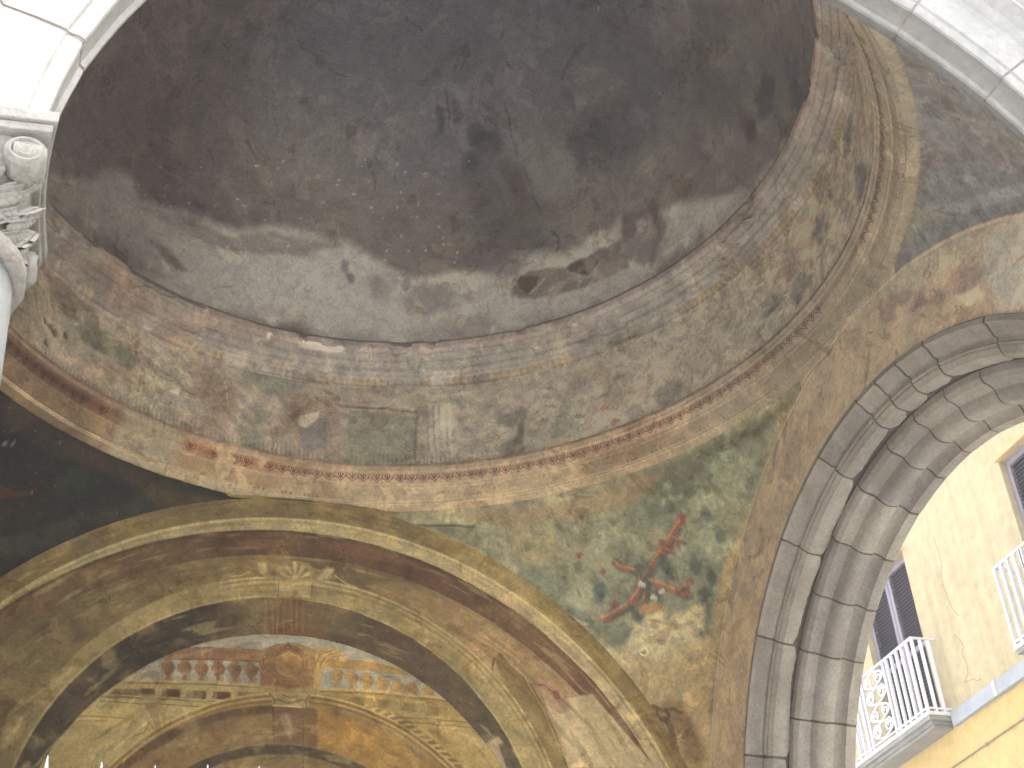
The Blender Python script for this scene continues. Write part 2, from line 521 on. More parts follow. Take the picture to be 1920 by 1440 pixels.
p.stroke([(838, 170), (842, 235)], .008, (56, 52, 54), .6)
p.stroke([(1035, 430), (1048, 445), (1043, 470)], .006, (48, 42, 40), .7)
p.blob((1030, 310), .11, (130, 124, 112), .5)
p.poly([(1170, 400), (1230, 385), (1240, 450), (1225, 500), (1180, 490), (1150, 470), (1165, 440)], (104, 86, 76), .65, .008, tex=(18, .25, .4))
p.poly([(1120, 470), (1160, 450), (1180, 500), (1140, 520), (1080, 545), (1000, 560), (955, 555), (960, 520), (1000, 505), (1060, 500)], (110, 92, 72), .75, .006, tex=(16, .25, .4))
p.poly([(968, 512), (1012, 516), (1006, 535), (988, 552), (975, 540)], (84, 64, 54), .85, .005, tex=(40, .3, .45))
p.poly([(1060, 500), (1110, 478), (1128, 488), (1108, 515), (1075, 512)], (78, 60, 50), .85, .005, tex=(40, .32, .45))
for q in ([(1166, 398), (1182, 392), (1200, 404), (1190, 440), (1172, 452), (1160, 430)], [(1205, 372), (1225, 366), (1236, 400), (1250, 425), (1240, 450), (1226, 430), (1216, 400)]):
    p.poly(q, (100, 82, 74), .6, .007, tex=(30, .25, .4))
p.poly([(1195, 410), (1215, 415), (1222, 440), (1205, 450), (1196, 436)], (168, 154, 136), .7, .006, tex=(30, .3, .45))
p.stroke([(1085, 548), (1120, 522), (1150, 508), (1180, 500), (1215, 492)], .005, (176, 164, 144), .8, tex=(30, .3, .5))
p.stroke([(950, 556), (975, 508), (1010, 504), (1062, 497), (1090, 480), (1125, 466), (1150, 442), (1164, 400)], .004, (176, 164, 144), .8, tex=(30, .3, .5))
p.stroke([(990, 553), (1022, 525)], .006, (160, 152, 138), .9)
p.stroke([(1060, 508), (1102, 520), (1128, 496)], .006, (160, 152, 138), .9)
p.poly([(1045, 530), (1062, 530), (1040, 560), (1028, 572), (1030, 545)], (158, 146, 126), .8, .008)
p.poly([(1150, 488), (1172, 484), (1160, 512), (1118, 520)], (150, 138, 120), .8, .008)
p.blob((815, 560), (.09, .06), (112, 92, 86), .55)
p.blob((860, 610), (.09, .04), (128, 100, 84), .4)
p.poly([(1430, 145), (1455, 150), (1450, 210), (1420, 225), (1415, 195)], (56, 56, 62), .65, .014,tex=(20,.25,.45))
p.blob((1405, 245), (.03, .05), (76, 52, 44), .7)
p.blob((1490, 165), (.03, .1), (60, 76, 88), .5)
p.poly([(110, 400), (150, 400), (320, 520), (250, 500), (180, 450)], (92, 78, 66), .6, .014, tex=(18, .35, .5))
p.poly([(270, 440), (300, 450), (330, 480), (350, 510), (320, 500)], (72, 56, 46), .7, .008, tex=(30, .3, .5))
for k in range(110):
    x = 250 + 650 * rng.random(); y = 300 + 260 * rng.random()
    P = to_dome([(x, y)])[0]
    dd = np.hypot(p.Q[:, 0] - P[0], p.Q[:, 1] - P[1])
    p.mix(1 - sm(dd, .001, .0032 + .002 * rng.random()), (190, 182, 165), .8)
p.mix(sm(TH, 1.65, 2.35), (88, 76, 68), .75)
# shadow gap painted in where the shell meets the ring, mottled dark above
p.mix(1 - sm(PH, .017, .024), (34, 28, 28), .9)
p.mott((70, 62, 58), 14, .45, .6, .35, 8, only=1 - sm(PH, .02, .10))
Rv = DR + 0.004 * (fbm(V, 3, 3, 2) - .5) + p.h
V = dome_pt(TH, PH, Rv)
nv = len(ph)
mesh_np('dome_shell', V, grid_faces(len(th), nv, True)[:, ::-1], M['dome'], dome, veiled(p.c, .85, .95, 2.45, (.97, 1.02, 1.06)))

# ------------------------------------------------------------------ drum wall
DRR = 0.985
def to_drum(px):
    X = on_cyl(px, DRR)
    return np.stack([np.arctan2(X[:, 1] - OY, X[:, 0] - OX) * DRR, X[:, 2]], 1)
th = thetas(-0.85, math.pi + 0.7, 1150, 90)
zz = np.linspace(1.12, 1.412, 84)
TH, ZZ = [a.ravel() for a in np.meshgrid(th, zz, indexing='ij')]
def cyl_pt(TH, R, Z): return np.stack([OX + R * np.cos(TH), OY + R * np.sin(TH), Z], 1)
V = cyl_pt(TH, DRR, ZZ)
p = Paint(V, np.stack([TH * DRR, ZZ], 1), to_drum, (144, 132, 112), 4, 0.006, 18)
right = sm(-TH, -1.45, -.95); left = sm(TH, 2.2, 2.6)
p.mott((112, 108, 84), 4, .48, .6, .75, 1)
p.mott((158, 142, 128), 7, .48, .6, .7, 2)
p.mott((122, 92, 74), 9, .55, .66, .7, 3)
p.mott((96, 102, 84), 5.5, .56, .68, .7, 4)
p.mott((140, 122, 102), 3, .55, .66, .6, 5, only=right)
e, cid = cells(V * np.array([1, 1, 1.6]) + .05 * np.stack([fbm(V, 22, 4, 5), fbm(V, 22, 4, 6), fbm(V, 22, 4, 7)], 1), 19, 3)
patch = sm(fbm(V, 5, 3, 31), .42, .55)
p.mix((1 - sm(e, .05, .2)) * right * patch, (176, 166, 146), .45)
p.mix(sm(e, .05, .3) * (cid > .55) * right * patch, (112, 110, 92), .5)
p.mix(sm(e, .05, .3) * (cid < .2) * right * patch, (136, 112, 98), .5)
p.h += (1 - sm(e, .05, .2)) * right * patch * -.0015
e2, cid2 = cells(V, 24, 7)
p.mix((1 - sm(e2, .03, .1)) * sm(fbm(V, 4, 3, 41), .5, .6) * (1 - right), (172, 156, 128), .55)
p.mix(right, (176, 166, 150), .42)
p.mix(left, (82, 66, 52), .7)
# painted panel and pilaster
p.poly([(655, 768), (782, 778), (780, 862), (650, 866)], (112, 114, 92), .8, .004)
p.stroke([(640, 762), (720, 766), (782, 772)], .006, (84, 74, 66), .8)
p.stroke([(782, 772), (779, 860)], .006, (84, 76, 66), .7)
p.stroke([(640, 754), (790, 762), (788, 860)], .005, (160, 150, 132), .7)
p.poly([(804, 756), (846, 753), (848, 842), (806, 846)], (174, 164, 142), .85, .003, h=-.004)
for dx in (806, 818, 830, 842): p.stroke([(dx, 756), (dx + 2, 843)], .004, (186, 178, 160), .6)
for dx in (812, 824, 836): p.stroke([(dx, 760), (dx + 2, 840)], .003, (116, 106, 92), .7)
p.stroke([(800, 742), (880, 738)], .01, (174, 164, 144), .7)
p.stroke([(640, 745), (800, 748)], .008, (150, 144, 126), .7)
p.poly([(500, 745), (560, 735), (640, 760), (625, 850), (560, 850), (530, 800)], (128, 100, 78), .6, .012, tex=(14, .35, .5))
p.poly([(565, 795), (615, 785), (612, 840), (570, 842), (560, 820)], (100, 96, 96), .75, .007)
p.poly([(556, 782), (598, 770), (596, 784), (575, 802), (562, 800)], (192, 180, 160), .8, .003, h=-.004)
p.poly([(316, 735), (335, 727), (335, 742)], (214, 204, 184), .9, .0015, h=-.003)
p.stroke([(283, 710), (294, 672), (296, 706), (284, 714), (274, 690)], .003, (178, 168, 148), .8)
p.stroke([(420, 715), (428, 760), (450, 790)], .003, (180, 160, 120), .6)
for q, c in (((470, 820), (100, 100, 82)), ((190, 640), (76, 84, 66)), ((235, 665), (84, 90, 72)), ((165, 625), (62, 60, 48)), ((480, 780), (110, 106, 84)), ((1055, 800), (92, 94, 78)), ((965, 790), (80, 78, 66)), ((1010, 790), (124, 116, 98)), ((1250, 740), (88, 94, 84)), ((1490, 490), (118, 96, 98)), ((1450, 570), (88, 92, 92)), ((1540, 430), (84, 86, 92)), ((1615, 330), (72, 76, 88)), ((1590, 250), (92, 92, 98)), ((1500, 540), (84, 88, 88)), ((960, 840), (84, 80, 66))):
    p.blob(q, (.045, .04), c, .75, .5)
for q in ((88, 600), (98, 612), (125, 630), (86, 640), (104, 622)): p.blob(q, (.010, .012), (54, 40, 28), .85, .4, .008)
p.poly([(80, 510), (110, 520), (180, 580), (200, 640), (150, 610), (100, 560)], (84, 62, 44), .75, .01, tex=(20, .32, .48))
p.poly([(960, 835), (975, 790), (985, 780), (980, 830)], (70, 64, 52), .8, .005)
p.blob((1152, 790), (.014, .012), (120, 66, 52), .8, .3)
p.blob((1130, 765), (.018, .008), (150, 84, 62), .6, .3)
# combed plaster keys above the lower ring
stripe = 0.5 + 0.5 * np.sin(TH * 520 + 3 * fbm(V, 30, 2, 6))
low = (1 - sm(ZZ, 1.165, 1.19 + .03 * fbm(V, 9, 2, 2))) * sm(fbm(V, 5, 2, 77), .42, .5)
p.mix(stripe ** 3 * low, (84, 70, 58), .55); p.h += stripe ** 3 * low * .004
p.mix(1 - sm(ZZ, 1.134, 1.150), (44, 36, 32), .8)  # dark line painted in as the shadow gap behind the ring's lip
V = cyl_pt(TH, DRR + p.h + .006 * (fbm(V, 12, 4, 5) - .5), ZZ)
mesh_np('drum_wall', V, grid_faces(len(th), len(zz), True)[:, ::-1], M['drum'], dome, veiled(p.c, .75, .72, 3.6, (1.02, 1.03, .93)))

# ------------------------------------------------------------------ moulded rings (swept profiles)
def densify(prof, step):
    P = np.array(prof, float); out = [P[0]]
    for a, b in zip(P[:-1], P[1:]):
        n = max(1, int(math.ceil(np.linalg.norm(b - a) / step)))
        for k in range(1, n + 1): out.append(a + (b - a) * k / n)
    return np.array(out)

def arclen(P): return np.concatenate([[0], np.cumsum(np.linalg.norm(np.diff(P, axis=0), axis=1))])

up_prof = [(.955, 1.530), (.926, 1.522), (.914, 1.514), (.912, 1.508), (.915, 1.492), (.921, 1.486), (.925, 1.484), (.926, 1.478), (.934, 1.474), (.941, 1.468), (.943, 1.461), (.951, 1.455), (.955, 1.452), (.957, 1.440), (.966, 1.436), (.968, 1.430), (.974, 1.427), (.978, 1.418), (.983, 1.412), (.984, 1.403), (.990, 1.400)]
P = densify(up_prof, .0033)
th = thetas(-0.85, math.pi + 0.7, 900, 90)
TH, JJ = np.meshgrid(th, np.arange(len(P)), indexing='ij'); TH = TH.ravel(); JJ = JJ.ravel()
R_, Z_ = P[JJ, 0], P[JJ, 1]
V = cyl_pt(TH, R_, Z_)
def to_up(px):
    X = on_cyl(px, .945)
    return np.stack([np.arctan2(X[:, 1] - OY, X[:, 0] - OX) * .95, X[:, 2]], 1)
p = Paint(V, np.stack([TH * .95, Z_], 1), to_up, (150, 138, 122), 11, 0.003, 30)
nz = fbm(V, 10, 4, 8)
p.mix(sm(Z_, 1.480, 1.487), (158, 140, 128), .8)
p.mix(sm(Z_, 1.430, 1.437) * (1 - sm(Z_, 1.474, 1.48)), (140, 134, 118), .8)
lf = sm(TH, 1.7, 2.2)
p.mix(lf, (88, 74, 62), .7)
yl = sm(Z_, 1.402, 1.408) * (1 - sm(Z_, 1.424, 1.429))
stripe = 0.5 + 0.5 * np.sin(TH * 330)
p.mix(yl * sm(nz + .12 * np.cos(TH * 1.5 - .3), .38, .5), (160, 134, 78), .8)
p.mix(yl * stripe ** 3, (104, 84, 56), .5)
p.mott((184, 172, 152), 16, .56, .62, .75, 3)
p.mott((106, 90, 74), 9, .56, .64, .7, 4)
p.mott((140, 112, 86), 6, .6, .66, .6, 5)
p.mott((112, 112, 96), 7, .58, .66, .6, 6)
p.mix((Z_ > 1.505) * 1.0, (96, 84, 78), .7)
wh = sm(Z_, 1.473, 1.479) * (1 - sm(Z_, 1.488, 1.493)) * sm(fbm(V, 24, 3, 12), .42, .47)
arcw = (sm(TH, 1.50, 1.52) * (1 - sm(TH, 1.63, 1.65))) + sm(TH, 1.70, 1.71) * (1 - sm(TH, 1.76, 1.77))
p.mix(wh * arcw, (232, 222, 204), .95); p.h += -wh * arcw * .003
er = sm(fbm(V, 8, 4, 15), .56, .6)                     # broken-off mouldings
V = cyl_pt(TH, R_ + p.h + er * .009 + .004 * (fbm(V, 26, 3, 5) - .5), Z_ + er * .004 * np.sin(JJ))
mesh_np('upper_ring', V, grid_faces(len(th), len(P), True)[:, ::-1], M['cornice'], dome, veiled(p.c, .75, .75, 2.9, (.98, 1.0, 1.0)))

lo_prof = [(1.000, 1.150), (.972, 1.147), (.966, 1.144), (.965, 1.134), (.970, 1.130), (.971, 1.124), (.975, 1.121), (.9755, 1.118), (.978, 1.104), (.984, 1.095), (.9885, 1.091), (.989, 1.0865), (.993, 1.085), (.995, 1.077), (.999, 1.063), (1.003, 1.055), (1.005, 1.0535), (1.0065, 1.0560), (1.0105, 1.0555), (1.012, 1.0525), (1.010, 1.0495), (1.012, 1.0475), (1.017, 1.0440), (1.0285, 1.0380), (1.0345, 1.0385), (1.042, 1.044), (1.060, 1.060)]
P = densify(lo_prof, .003)
th = thetas(-0.95, math.pi + 0.8, 1500, 90)
TH, JJ = np.meshgrid(th, np.arange(len(P)), indexing='ij'); TH = TH.ravel(); JJ = JJ.ravel()
R_, Z_ = P[JJ, 0], P[JJ, 1]
V = cyl_pt(TH, R_, Z_)
def to_lo(px):
    X = on_cyl(px, .99)
    return np.stack([np.arctan2(X[:, 1] - OY, X[:, 0] - OX) * .99, X[:, 2]], 1)
p = Paint(V, np.stack([TH * .99, Z_], 1), to_lo, (172, 148, 114), 13, 0.003, 30)
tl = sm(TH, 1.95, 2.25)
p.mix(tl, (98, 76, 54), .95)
p.mott((196, 172, 138), 8, .52, .6, .6, 1, only=1 - tl)
p.mott((128, 98, 70), 7, .56, .64, .7, 2)
p.mix((1 - sm(np.abs(TH - 2.04), .06, .10)), (160, 148, 126), .9)
lb = sm(Z_, 1.092, 1.096) * (1 - sm(Z_, 1.122, 1.126))
mid = sm(TH, 1.62, 1.70) * (1 - sm(TH, 1.93, 1.955))
p.mix(lb * mid, (158, 96, 56), .75)
p.mix(lb * (1 - sm(TH, 1.6, 1.66)), (176, 140, 112), .7)
p.mix(lb * tl, (78, 44, 34), .85)
p.mix(mid * sm(Z_, 1.055, 1.06) * (1 - sm(Z_, 1.085, 1.09)), (150, 112, 70), .7)
ch = sm(fbm(V, 14, 3, 22), .55, .58) * mid
p.mix(ch, (198, 172, 132), .8); p.h += ch * -.003
# groups of little strokes along the bead
tick = (np.sin(TH * 520) > .1) * (np.sin(TH * 88 + 2 * fbm(V, 6, 2, 3)) > .0) * sm(fbm(V, 5, 2, 91), .40, .46)
p.mix(tick * sm(Z_, 1.0515, 1.0535) * (1 - sm(Z_, 1.058, 1.060)), (84, 64, 50), .6)
p.mix(sm(R_, 1.009, 1.0105) * (1 - sm(R_, 1.0125, 1.014)), (196, 176, 142), .7)
p.mix((Z_ > 1.128) * 1.0, (140, 112, 98), .6)
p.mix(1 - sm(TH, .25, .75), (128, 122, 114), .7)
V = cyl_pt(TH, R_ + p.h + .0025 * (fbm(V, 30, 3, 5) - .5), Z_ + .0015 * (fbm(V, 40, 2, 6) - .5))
ring = mesh_np('lower_ring', V, grid_faces(len(th), len(P), True)[:, ::-1], M['cornice'], dome, veiled(p.c, .85, .75, 2.4, (.99, 1.01, .88)))

# leaf ornaments of the lower ring: a pointed leaf with a raised rib, shared mesh
def leaf_orn():
    v = []; f = []
    def rz(z): return float(np.interp(-z, [-1.1185, -1.104, -1.095, -1.0945], [.9755, .978, .984, .9845])) - .0022
    def strip(pts, w):
        for (a0, z0), (a1, z1) in zip(pts[:-1], pts[1:]):
            dx, dz = a1 - a0, z1 - z0; L = math.hypot(dx, dz); nx, nz_ = -dz / L * w, dx / L * w
            n = len(v)
            for (a, z) in ((a0 + nx, z0 + nz_), (a0 - nx, z0 - nz_), (a1 - nx, z1 - nz_), (a1 + nx, z1 + nz_)): v.append((rz(z), a, z))
            f.append((n, n + 1, n + 2, n + 3))
    q = .0152
    strip([(-q, 1.1075), (-.006, 1.1015), (0, 1.0965), (.006, 1.1015), (q, 1.1075)], .00075)
    strip([(0, 1.1005), (0, 1.1165)], .0011)
    strip([(-.002, 1.1035), (-.007, 1.1155)], .0010); strip([(.002, 1.1035), (.007, 1.1155)], .0010)
    strip([(-q, 1.1175), (-.0125, 1.109), (-q, 1.1075)], .0006)
    return v, f
M['leaf_pale'] = mat_plain('ochre_pink_leaf_paint', (.25, .125, .085), .9, .45, 14)
M['leaf_brown'] = mat_plain('dark_red_brown_leaf_paint', (.085, .045, .035), .9, .3, 14)
M['leaf_orange'] = mat_plain('orange_brown_leaf_paint', (.22, .09, .04), .9, .35, 14)
v, f = leaf_orn()
lv = np.array(v) * S
lm = {}
for key in ('leaf_pale', 'leaf_brown', 'leaf_orange'):
    me = bpy.data.meshes.new('leaf_ornament'); me.from_pydata(lv.tolist(), [], f); me.materials.append(M[key]); me.polygons.foreach_set('use_smooth', np.ones(len(f), bool)); lm[key] = me
base = LOC[ring.name]; nL = 196
for k in range(nL):
    a = 2 * math.pi * k / nL
    if 1.955 < a < 2.13: continue
    if 2.13 <= a < 2.30 and rng.random() < .45: continue
    if 1.66 < a <= 1.955 and rng.random() < .3: continue
    if 6.08 < a or a < .02: continue
    key = 'leaf_brown' if a >= 2.13 and a < 4.6 else ('leaf_orange' if 1.62 < a < 1.96 else 'leaf_pale')
    o = bpy.data.objects.new('leaf_ornament', lm[key]); COL.objects.link(o)
    o.parent = ring
    o.location = Vector(T((OX, OY, 0)) - base); o.location.z = 0 + (Z0 * S - base[2])
    o.rotation_euler = (rng.normal() * .0004, rng.normal() * .0004, a + rng.normal() * .0012)

# ------------------------------------------------------------------ pendentives
SC = np.array([OX * .5 + .0, OY * .5, 0.0])
def arch_pt(side, s):
    """side 0 right wall, 1 back, 2 left, 3 front; s = angle along the arch from the crown (0) to the springing (pi/2), signed"""
    r = RO
    if side == 0: return np.stack([np.full_like(s, W), np.clip(RY + r * np.sin(s), -W, W), r * np.cos(s)], 1)
    if side == 1: return np.stack([np.clip(BX - r * np.sin(s), -W, W), np.full_like(s, W), r * np.cos(s)], 1)
    if side == 2: return np.stack([np.full_like(s, -W), np.clip(RY - r * np.sin(s), -W, W), r * np.cos(s)], 1)
    return np.stack([np.clip(BX + r * np.sin(s), -W, W), np.full_like(s, -W), r * np.cos(s)], 1)

def pend_surface(q, nu, nv):
    """corner q between walls q and q+1"""
    u = np.linspace(0, 1, nu)
    cpos = (RY, BX, -RY, -BX)             # offset of each arch towards the corner that follows it
    m1 = math.asin(min(1, (W - (RY, -BX, -RY, BX)[q]) / RO)); m2 = math.asin(min(1, (W + (RY, -BX, -RY, BX)[(q + 1) % 4]) / RO))
    A1 = arch_pt(q, np.clip(u * 2, 0, 1) * m1); A2 = arch_pt((q + 1) % 4, -np.clip(2 - u * 2, 0, 1) * m2)
    zc = .5 * (RO * math.cos(m1) + RO * math.cos(m2))
    A1[:, 2] += (zc - RO * math.cos(m1)) * np.clip(u * 2, 0, 1) ** 6; A2[:, 2] += (zc - RO * math.cos(m2)) * np.clip(2 - u * 2, 0, 1) ** 6
    A = np.where((u < .5)[:, None], A1, A2)
    fi = q * math.pi / 2 + u * math.pi / 2
    # ring azimuth eased so that lines run radially
    ang = np.arctan2(A[:, 1] - OY, A[:, 0] - OX)
    ang = np.unwrap(ang)
    R = np.stack([OX + 1.036 * np.cos(ang), OY + 1.036 * np.sin(ang), np.full_like(ang, 1.0415)], 1)
    out = []
    for t in np.linspace(0, 1, nv):
        X = R * (1 - t) + A * t - SC
        r0 = np.linalg.norm(R - SC, axis=1); r1 = np.linalg.norm(A - SC, axis=1)
        X = X / np.linalg.norm(X, axis=1)[:, None] * (r0 * (1 - t) + r1 * t)[:, None] + SC
        out.append(X)
    return np.stack(out, 1).reshape(-1, 3)

def to_sph(px):
    """surface coordinates on the pendentive sphere: azimuth and height"""
    X = on_sphere(px, SC, 1.47)
    return np.stack([np.arctan2(X[:, 1] - SC[1], X[:, 0] - SC[0]) * 1.2, X[:, 2]], 1)
def q_sph(V):
    return np.stack([np.arctan2(V[:, 1] - SC[1], V[:, 0] - SC[0]) * 1.2, V[:, 2]], 1)

# back right, with the coral branches
V = pend_surface(0, 420, 200)
p = Paint(V, q_sph(V), to_sph, (128, 124, 98), 20, 0.008, 16)
p.mott((150, 140, 100), 3, .46, .6, .7, 1)
p.mott((98, 104, 88), 6, .5, .62, .7, 2)
p.mott((160, 156, 126), 12, .54, .64, .6, 3)
p.poly([(1190, 900), (1300, 850), (1420, 790), (1440, 830), (1400, 900), (1370, 1000), (1330, 1120), (1240, 1140), (1180, 1090), (1160, 1000)], (116, 118, 98), .75, .02, tex=(10, .3, .45))
p.poly([(1210, 870), (1300, 840), (1440, 770), (1440, 800), (1390, 830), (1280, 900), (1200, 920)], (78, 68, 56), .75, .015, tex=(14, .3, .48))
p.mott((84, 86, 74), 13, .5, .58, .7, 5, only=p.mask_poly([(1190, 880), (1440, 780), (1400, 1000), (1330, 1180), (1130, 1190), (1120, 1080), (1200, 1000)], .03))
p.mott((160, 166, 138), 15, .56, .62, .7, 6, only=p.mask_poly([(1190, 880), (1440, 780), (1400, 1000), (1330, 1180), (1130, 1190), (1120, 1080), (1200, 1000)], .03))
p.poly([(820, 960), (980, 945), (1180, 890), (1240, 870), (1200, 930), (1040, 970), (930, 985)], (140, 110, 80), .7, .01)
p.poly([(770, 985), (890, 985), (900, 1010), (900, 1035), (840, 1010)], (92, 88, 70), .7, .006, tex=(14, .3, .45))
p.stroke([(770, 990), (890, 985)], .006, (66, 58, 46), .7)
p.poly([(960, 985), (1030, 985), (1060, 1040), (1010, 1060), (960, 1030)], (164, 138, 92), .55, .02)
p.poly([(1400, 960), (1460, 800), (1500, 740), (1440, 960), (1370, 1100), (1340, 1240), (1330, 1360), (1330, 1440), (1260, 1440), (1300, 1240), (1330, 1180), (1350, 1080)], (166, 138, 94), .8, .01, tex=(9, .25, .42))
p.poly([(1120, 1220), (1330, 1190), (1330, 1440), (1250, 1440), (1180, 1300)], (172, 144, 98), .85, .01)
p.mott((190, 168, 118), 7, .52, .62, .6, 8, only=p.mask_poly([(1100, 1150), (1340, 1180), (1330, 1440), (1250, 1440), (1180, 1300)], .02))
p.poly([(1225, 1320), (1275, 1310), (1310, 1380), (1330, 1440), (1262, 1440), (1240, 1380)], (112, 78, 40), .8, .012, tex=(18, .28, .45))
p.stroke([(1222, 1322), (1240, 1332), (1262, 1330), (1275, 1335)], .008, (70, 54, 34), .9)
p.stroke([(1232, 1328), (1236, 1345), (1250, 1350), (1256, 1340), (1248, 1332)], .005, (66, 50, 32), .9)
p.stroke([(1250, 1345), (1262, 1375), (1268, 1400)], .012, (80, 60, 36), .8)
p.poly([(1085, 1160), (1120, 1160), (1150, 1130), (1180, 1160), (1200, 1190), (1160, 1210), (1130, 1200)], (88, 92, 80), .8, .005, tex=(24, .3, .45))
p.poly([(1190, 1165), (1225, 1140), (1260, 1150), (1320, 1130), (1318, 1180), (1270, 1200), (1230, 1240), (1195, 1230), (1170, 1215)], (182, 166, 128), .85, .008, tex=(24, .2, .38))
for q in ((1205, 1225), (1240, 1200), (1262, 1170), (1222, 1170)): p.blob(q, (.012, .010), (126, 100, 66), .7, .4)
p.stroke([(1215, 1160), (1240, 1165), (1262, 1175), (1300, 1165)], .005, (134, 108, 74), .8)
p.stroke([(1200, 1222), (1208, 1215), (1214, 1222), (1208, 1230), (1201, 1226)], .004, (222, 210, 176), .9)
p.poly([(1070, 1155), (1100, 1170), (1100, 1195), (1150, 1215), (1180, 1250), (1130, 1220), (1080, 1190)], (190, 180, 140), .6, .006)
dk, org = (58, 62, 62), (168, 112, 72)
limbs = (([(1276, 965), (1262, 985), (1252, 1000), (1240, 1022), (1228, 1040), (1214, 1062), (1206, 1080)], 0.013), ([(1150, 1048), (1160, 1058), (1172, 1064), (1185, 1068), (1198, 1080), (1198, 1100), (1184, 1118), (1172, 1130)], 0.011), ([(1210, 1082), (1225, 1090), (1240, 1095), (1262, 1105), (1290, 1112)], 0.011), ([(1172, 1130), (1160, 1138), (1140, 1150), (1128, 1158)], 0.010), ([(1255, 1000), (1275, 1010)], .006), ([(1238, 1022), (1256, 1030)], .006), ([(1262, 1105), (1284, 1095)], .006), ([(1204, 1084), (1208, 1100), (1203, 1125)], .008))
for pts, w in limbs:
    p.stroke([(x + 5, y + 4) for x, y in pts], w * 1.5, dk, .7, tex=(26, .3, .5))
    p.stroke(pts, w, (132, 72, 54), .9, tex=(34, .18, .34))
    p.stroke([(x - 2, y - 2) for x, y in pts], w * .45, org, .85, tex=(40, .3, .5))
for q in ((1275, 972), (1268, 1015), (1238, 1012), (1188, 1122), (1140, 1158), (1228, 1106), (1286, 1112), (1288, 1088), (1083, 1036), (1130, 1066), (1255, 1020), (1150, 1130), (1272, 962)): p.blob(q, (.010, .010), (118, 48, 46), .75, .5)
for q in ((1200, 1070), (1210, 1060), (1118, 1110), (1225, 1118), (1250, 1078), (1205, 1090), (1125, 1100), (1190, 1150), (1300, 1060), (1330, 1080), (1345, 1000), (1250, 940), (1320, 960), (1240, 1060), (1320, 1110)): p.blob(q, (.018, .022), (54, 66, 66), .7, .5)
for q in ((1200, 1095), (1235, 1108), (1222, 1120)): p.blob(q, (.010, .008), (188, 190, 176), .7, .4)
p.poly([(1190, 1135), (1225, 1128), (1245, 1140), (1215, 1150), (1195, 1150)], (158, 104, 62), .8, .005)
for k in range(60):
    x, y = 900 + 300 * rng.random(), 960 + 200 * rng.random()
    p.blob((x, y), (.004 + .008 * rng.random(), .004 + .01 * rng.random()), (78, 84, 64), .5, .5)
br = thing('pendentive', (W - .02, W - .02, 0), 'grey-green painted corner vault with red coral branches between the back lunette and the stone arch', 'pendentive', 'corner vaults under the dome')
F = grid_faces(420, 200)
V2 = V + (SC - V) / np.linalg.norm(SC - V, axis=1)[:, None] * (.004 * (fbm(V, 7, 4, 5) - .5))[:, None]
mesh_np('fresco_surface', V2, F, M['pend'], br, veiled(p.c, .85, .8, 2.5, (.98, 1.0, .86)))

# back left, dark
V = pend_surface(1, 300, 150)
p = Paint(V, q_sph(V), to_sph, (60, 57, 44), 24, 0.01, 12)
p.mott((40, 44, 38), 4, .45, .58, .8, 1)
p.mott((84, 66, 44), 6, .5, .62, .6, 2)
p.mott((76, 86, 66), 11, .55, .63, .7, 3)
p.poly([(0, 735), (120, 800), (240, 865), (330, 910), (440, 945), (560, 960), (600, 975), (420, 960), (300, 930), (200, 880), (100, 850), (0, 790)], (104, 84, 60), .75, .014)
p.poly([(260, 905), (420, 940), (600, 962), (640, 985), (420, 985), (330, 975), (290, 950)], (136, 116, 70), .85, .012, tex=(10, .25, .4))
p.mott((108, 84, 42), 12, .5, .58, .7, 4, only=p.mask_poly([(260, 905), (600, 962), (640, 985), (330, 985)], .02))
p.stroke([(-10, 928), (40, 924), (70, 918)], .012, (122, 62, 38), .9)
p.stroke([(-10, 912), (20, 922), (50, 924)], .008, (128, 84, 50), .8)
p.blob((40, 945), (.01, .01), (110, 40, 34), .8)
for q in ((6, 834), (20, 836)): p.blob(q, (.006, .006), (170, 176, 160), .9, .3)
for k in range(40):
    p.blob((10 + 250 * rng.random(), 790 + 180 * rng.random()), (.003 + .006 * rng.random(), .003 + .004 * rng.random()), (86, 90, 70), .5, .4)
p.poly([(-40, 1040), (0, 1050), (170, 990), (300, 962), (250, 945), (100, 985), (0, 1010)], (84, 88, 66), .8, .012)
bl = thing('pendentive', (-W + .02, W - .02, 0), 'dark green-black painted corner vault at the left of the back lunette', 'pendentive', 'corner vaults under the dome')
mesh_np('fresco_surface', V, grid_faces(300, 150), M['pend'], bl, veiled(p.c, .9, .8, .75, (1.02, 1.0, .9)))

# front right, pale grey blue bands
V = pend_surface(3, 300, 150)
p = Paint(V, q_sph(V), to_sph, (122, 120, 108), 27, 0.01, 10)
p.mott((104, 106, 102), 3, .48, .6, .5, 1)
p.mott((132, 112, 100), 5, .52, .64, .6, 2)
p.mott((104, 116, 116), 8, .54, .64, .6, 3)
p.stroke([(1690, 330), (1750, 300), (1850, 290), (1940, 320)], .02, (118, 100, 96), .6)
p.stroke([(1720, 400), (1800, 385), (1930, 350)], .02, (138, 142, 132), .6)
p.poly([(1620, 540), (1680, 460), (1780, 400), (1700, 380), (1650, 460)], (146, 140, 104), .6, .02, tex=(8, .3, .5))
fr = thing('pendentive', (W - .02, -W + .02, 0), 'grey-blue faded corner vault squeezed between the dome ring and the white front arch', 'pendentive', 'corner vaults under the dome')
mesh_np('fresco_surface', V, grid_faces(300, 150), M['pend'], fr, veiled(p.c, .8, .72, 2.4, (.97, 1.0, 1.05)))
V = pend_surface(2, 120, 60)
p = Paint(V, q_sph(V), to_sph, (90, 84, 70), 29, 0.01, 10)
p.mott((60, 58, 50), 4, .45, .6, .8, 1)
fl = thing('pendentive', (-W + .02, -W + .02, 0), 'shaded corner vault behind the left springing of the white front arch', 'pendentive', 'corner vaults under the dome')
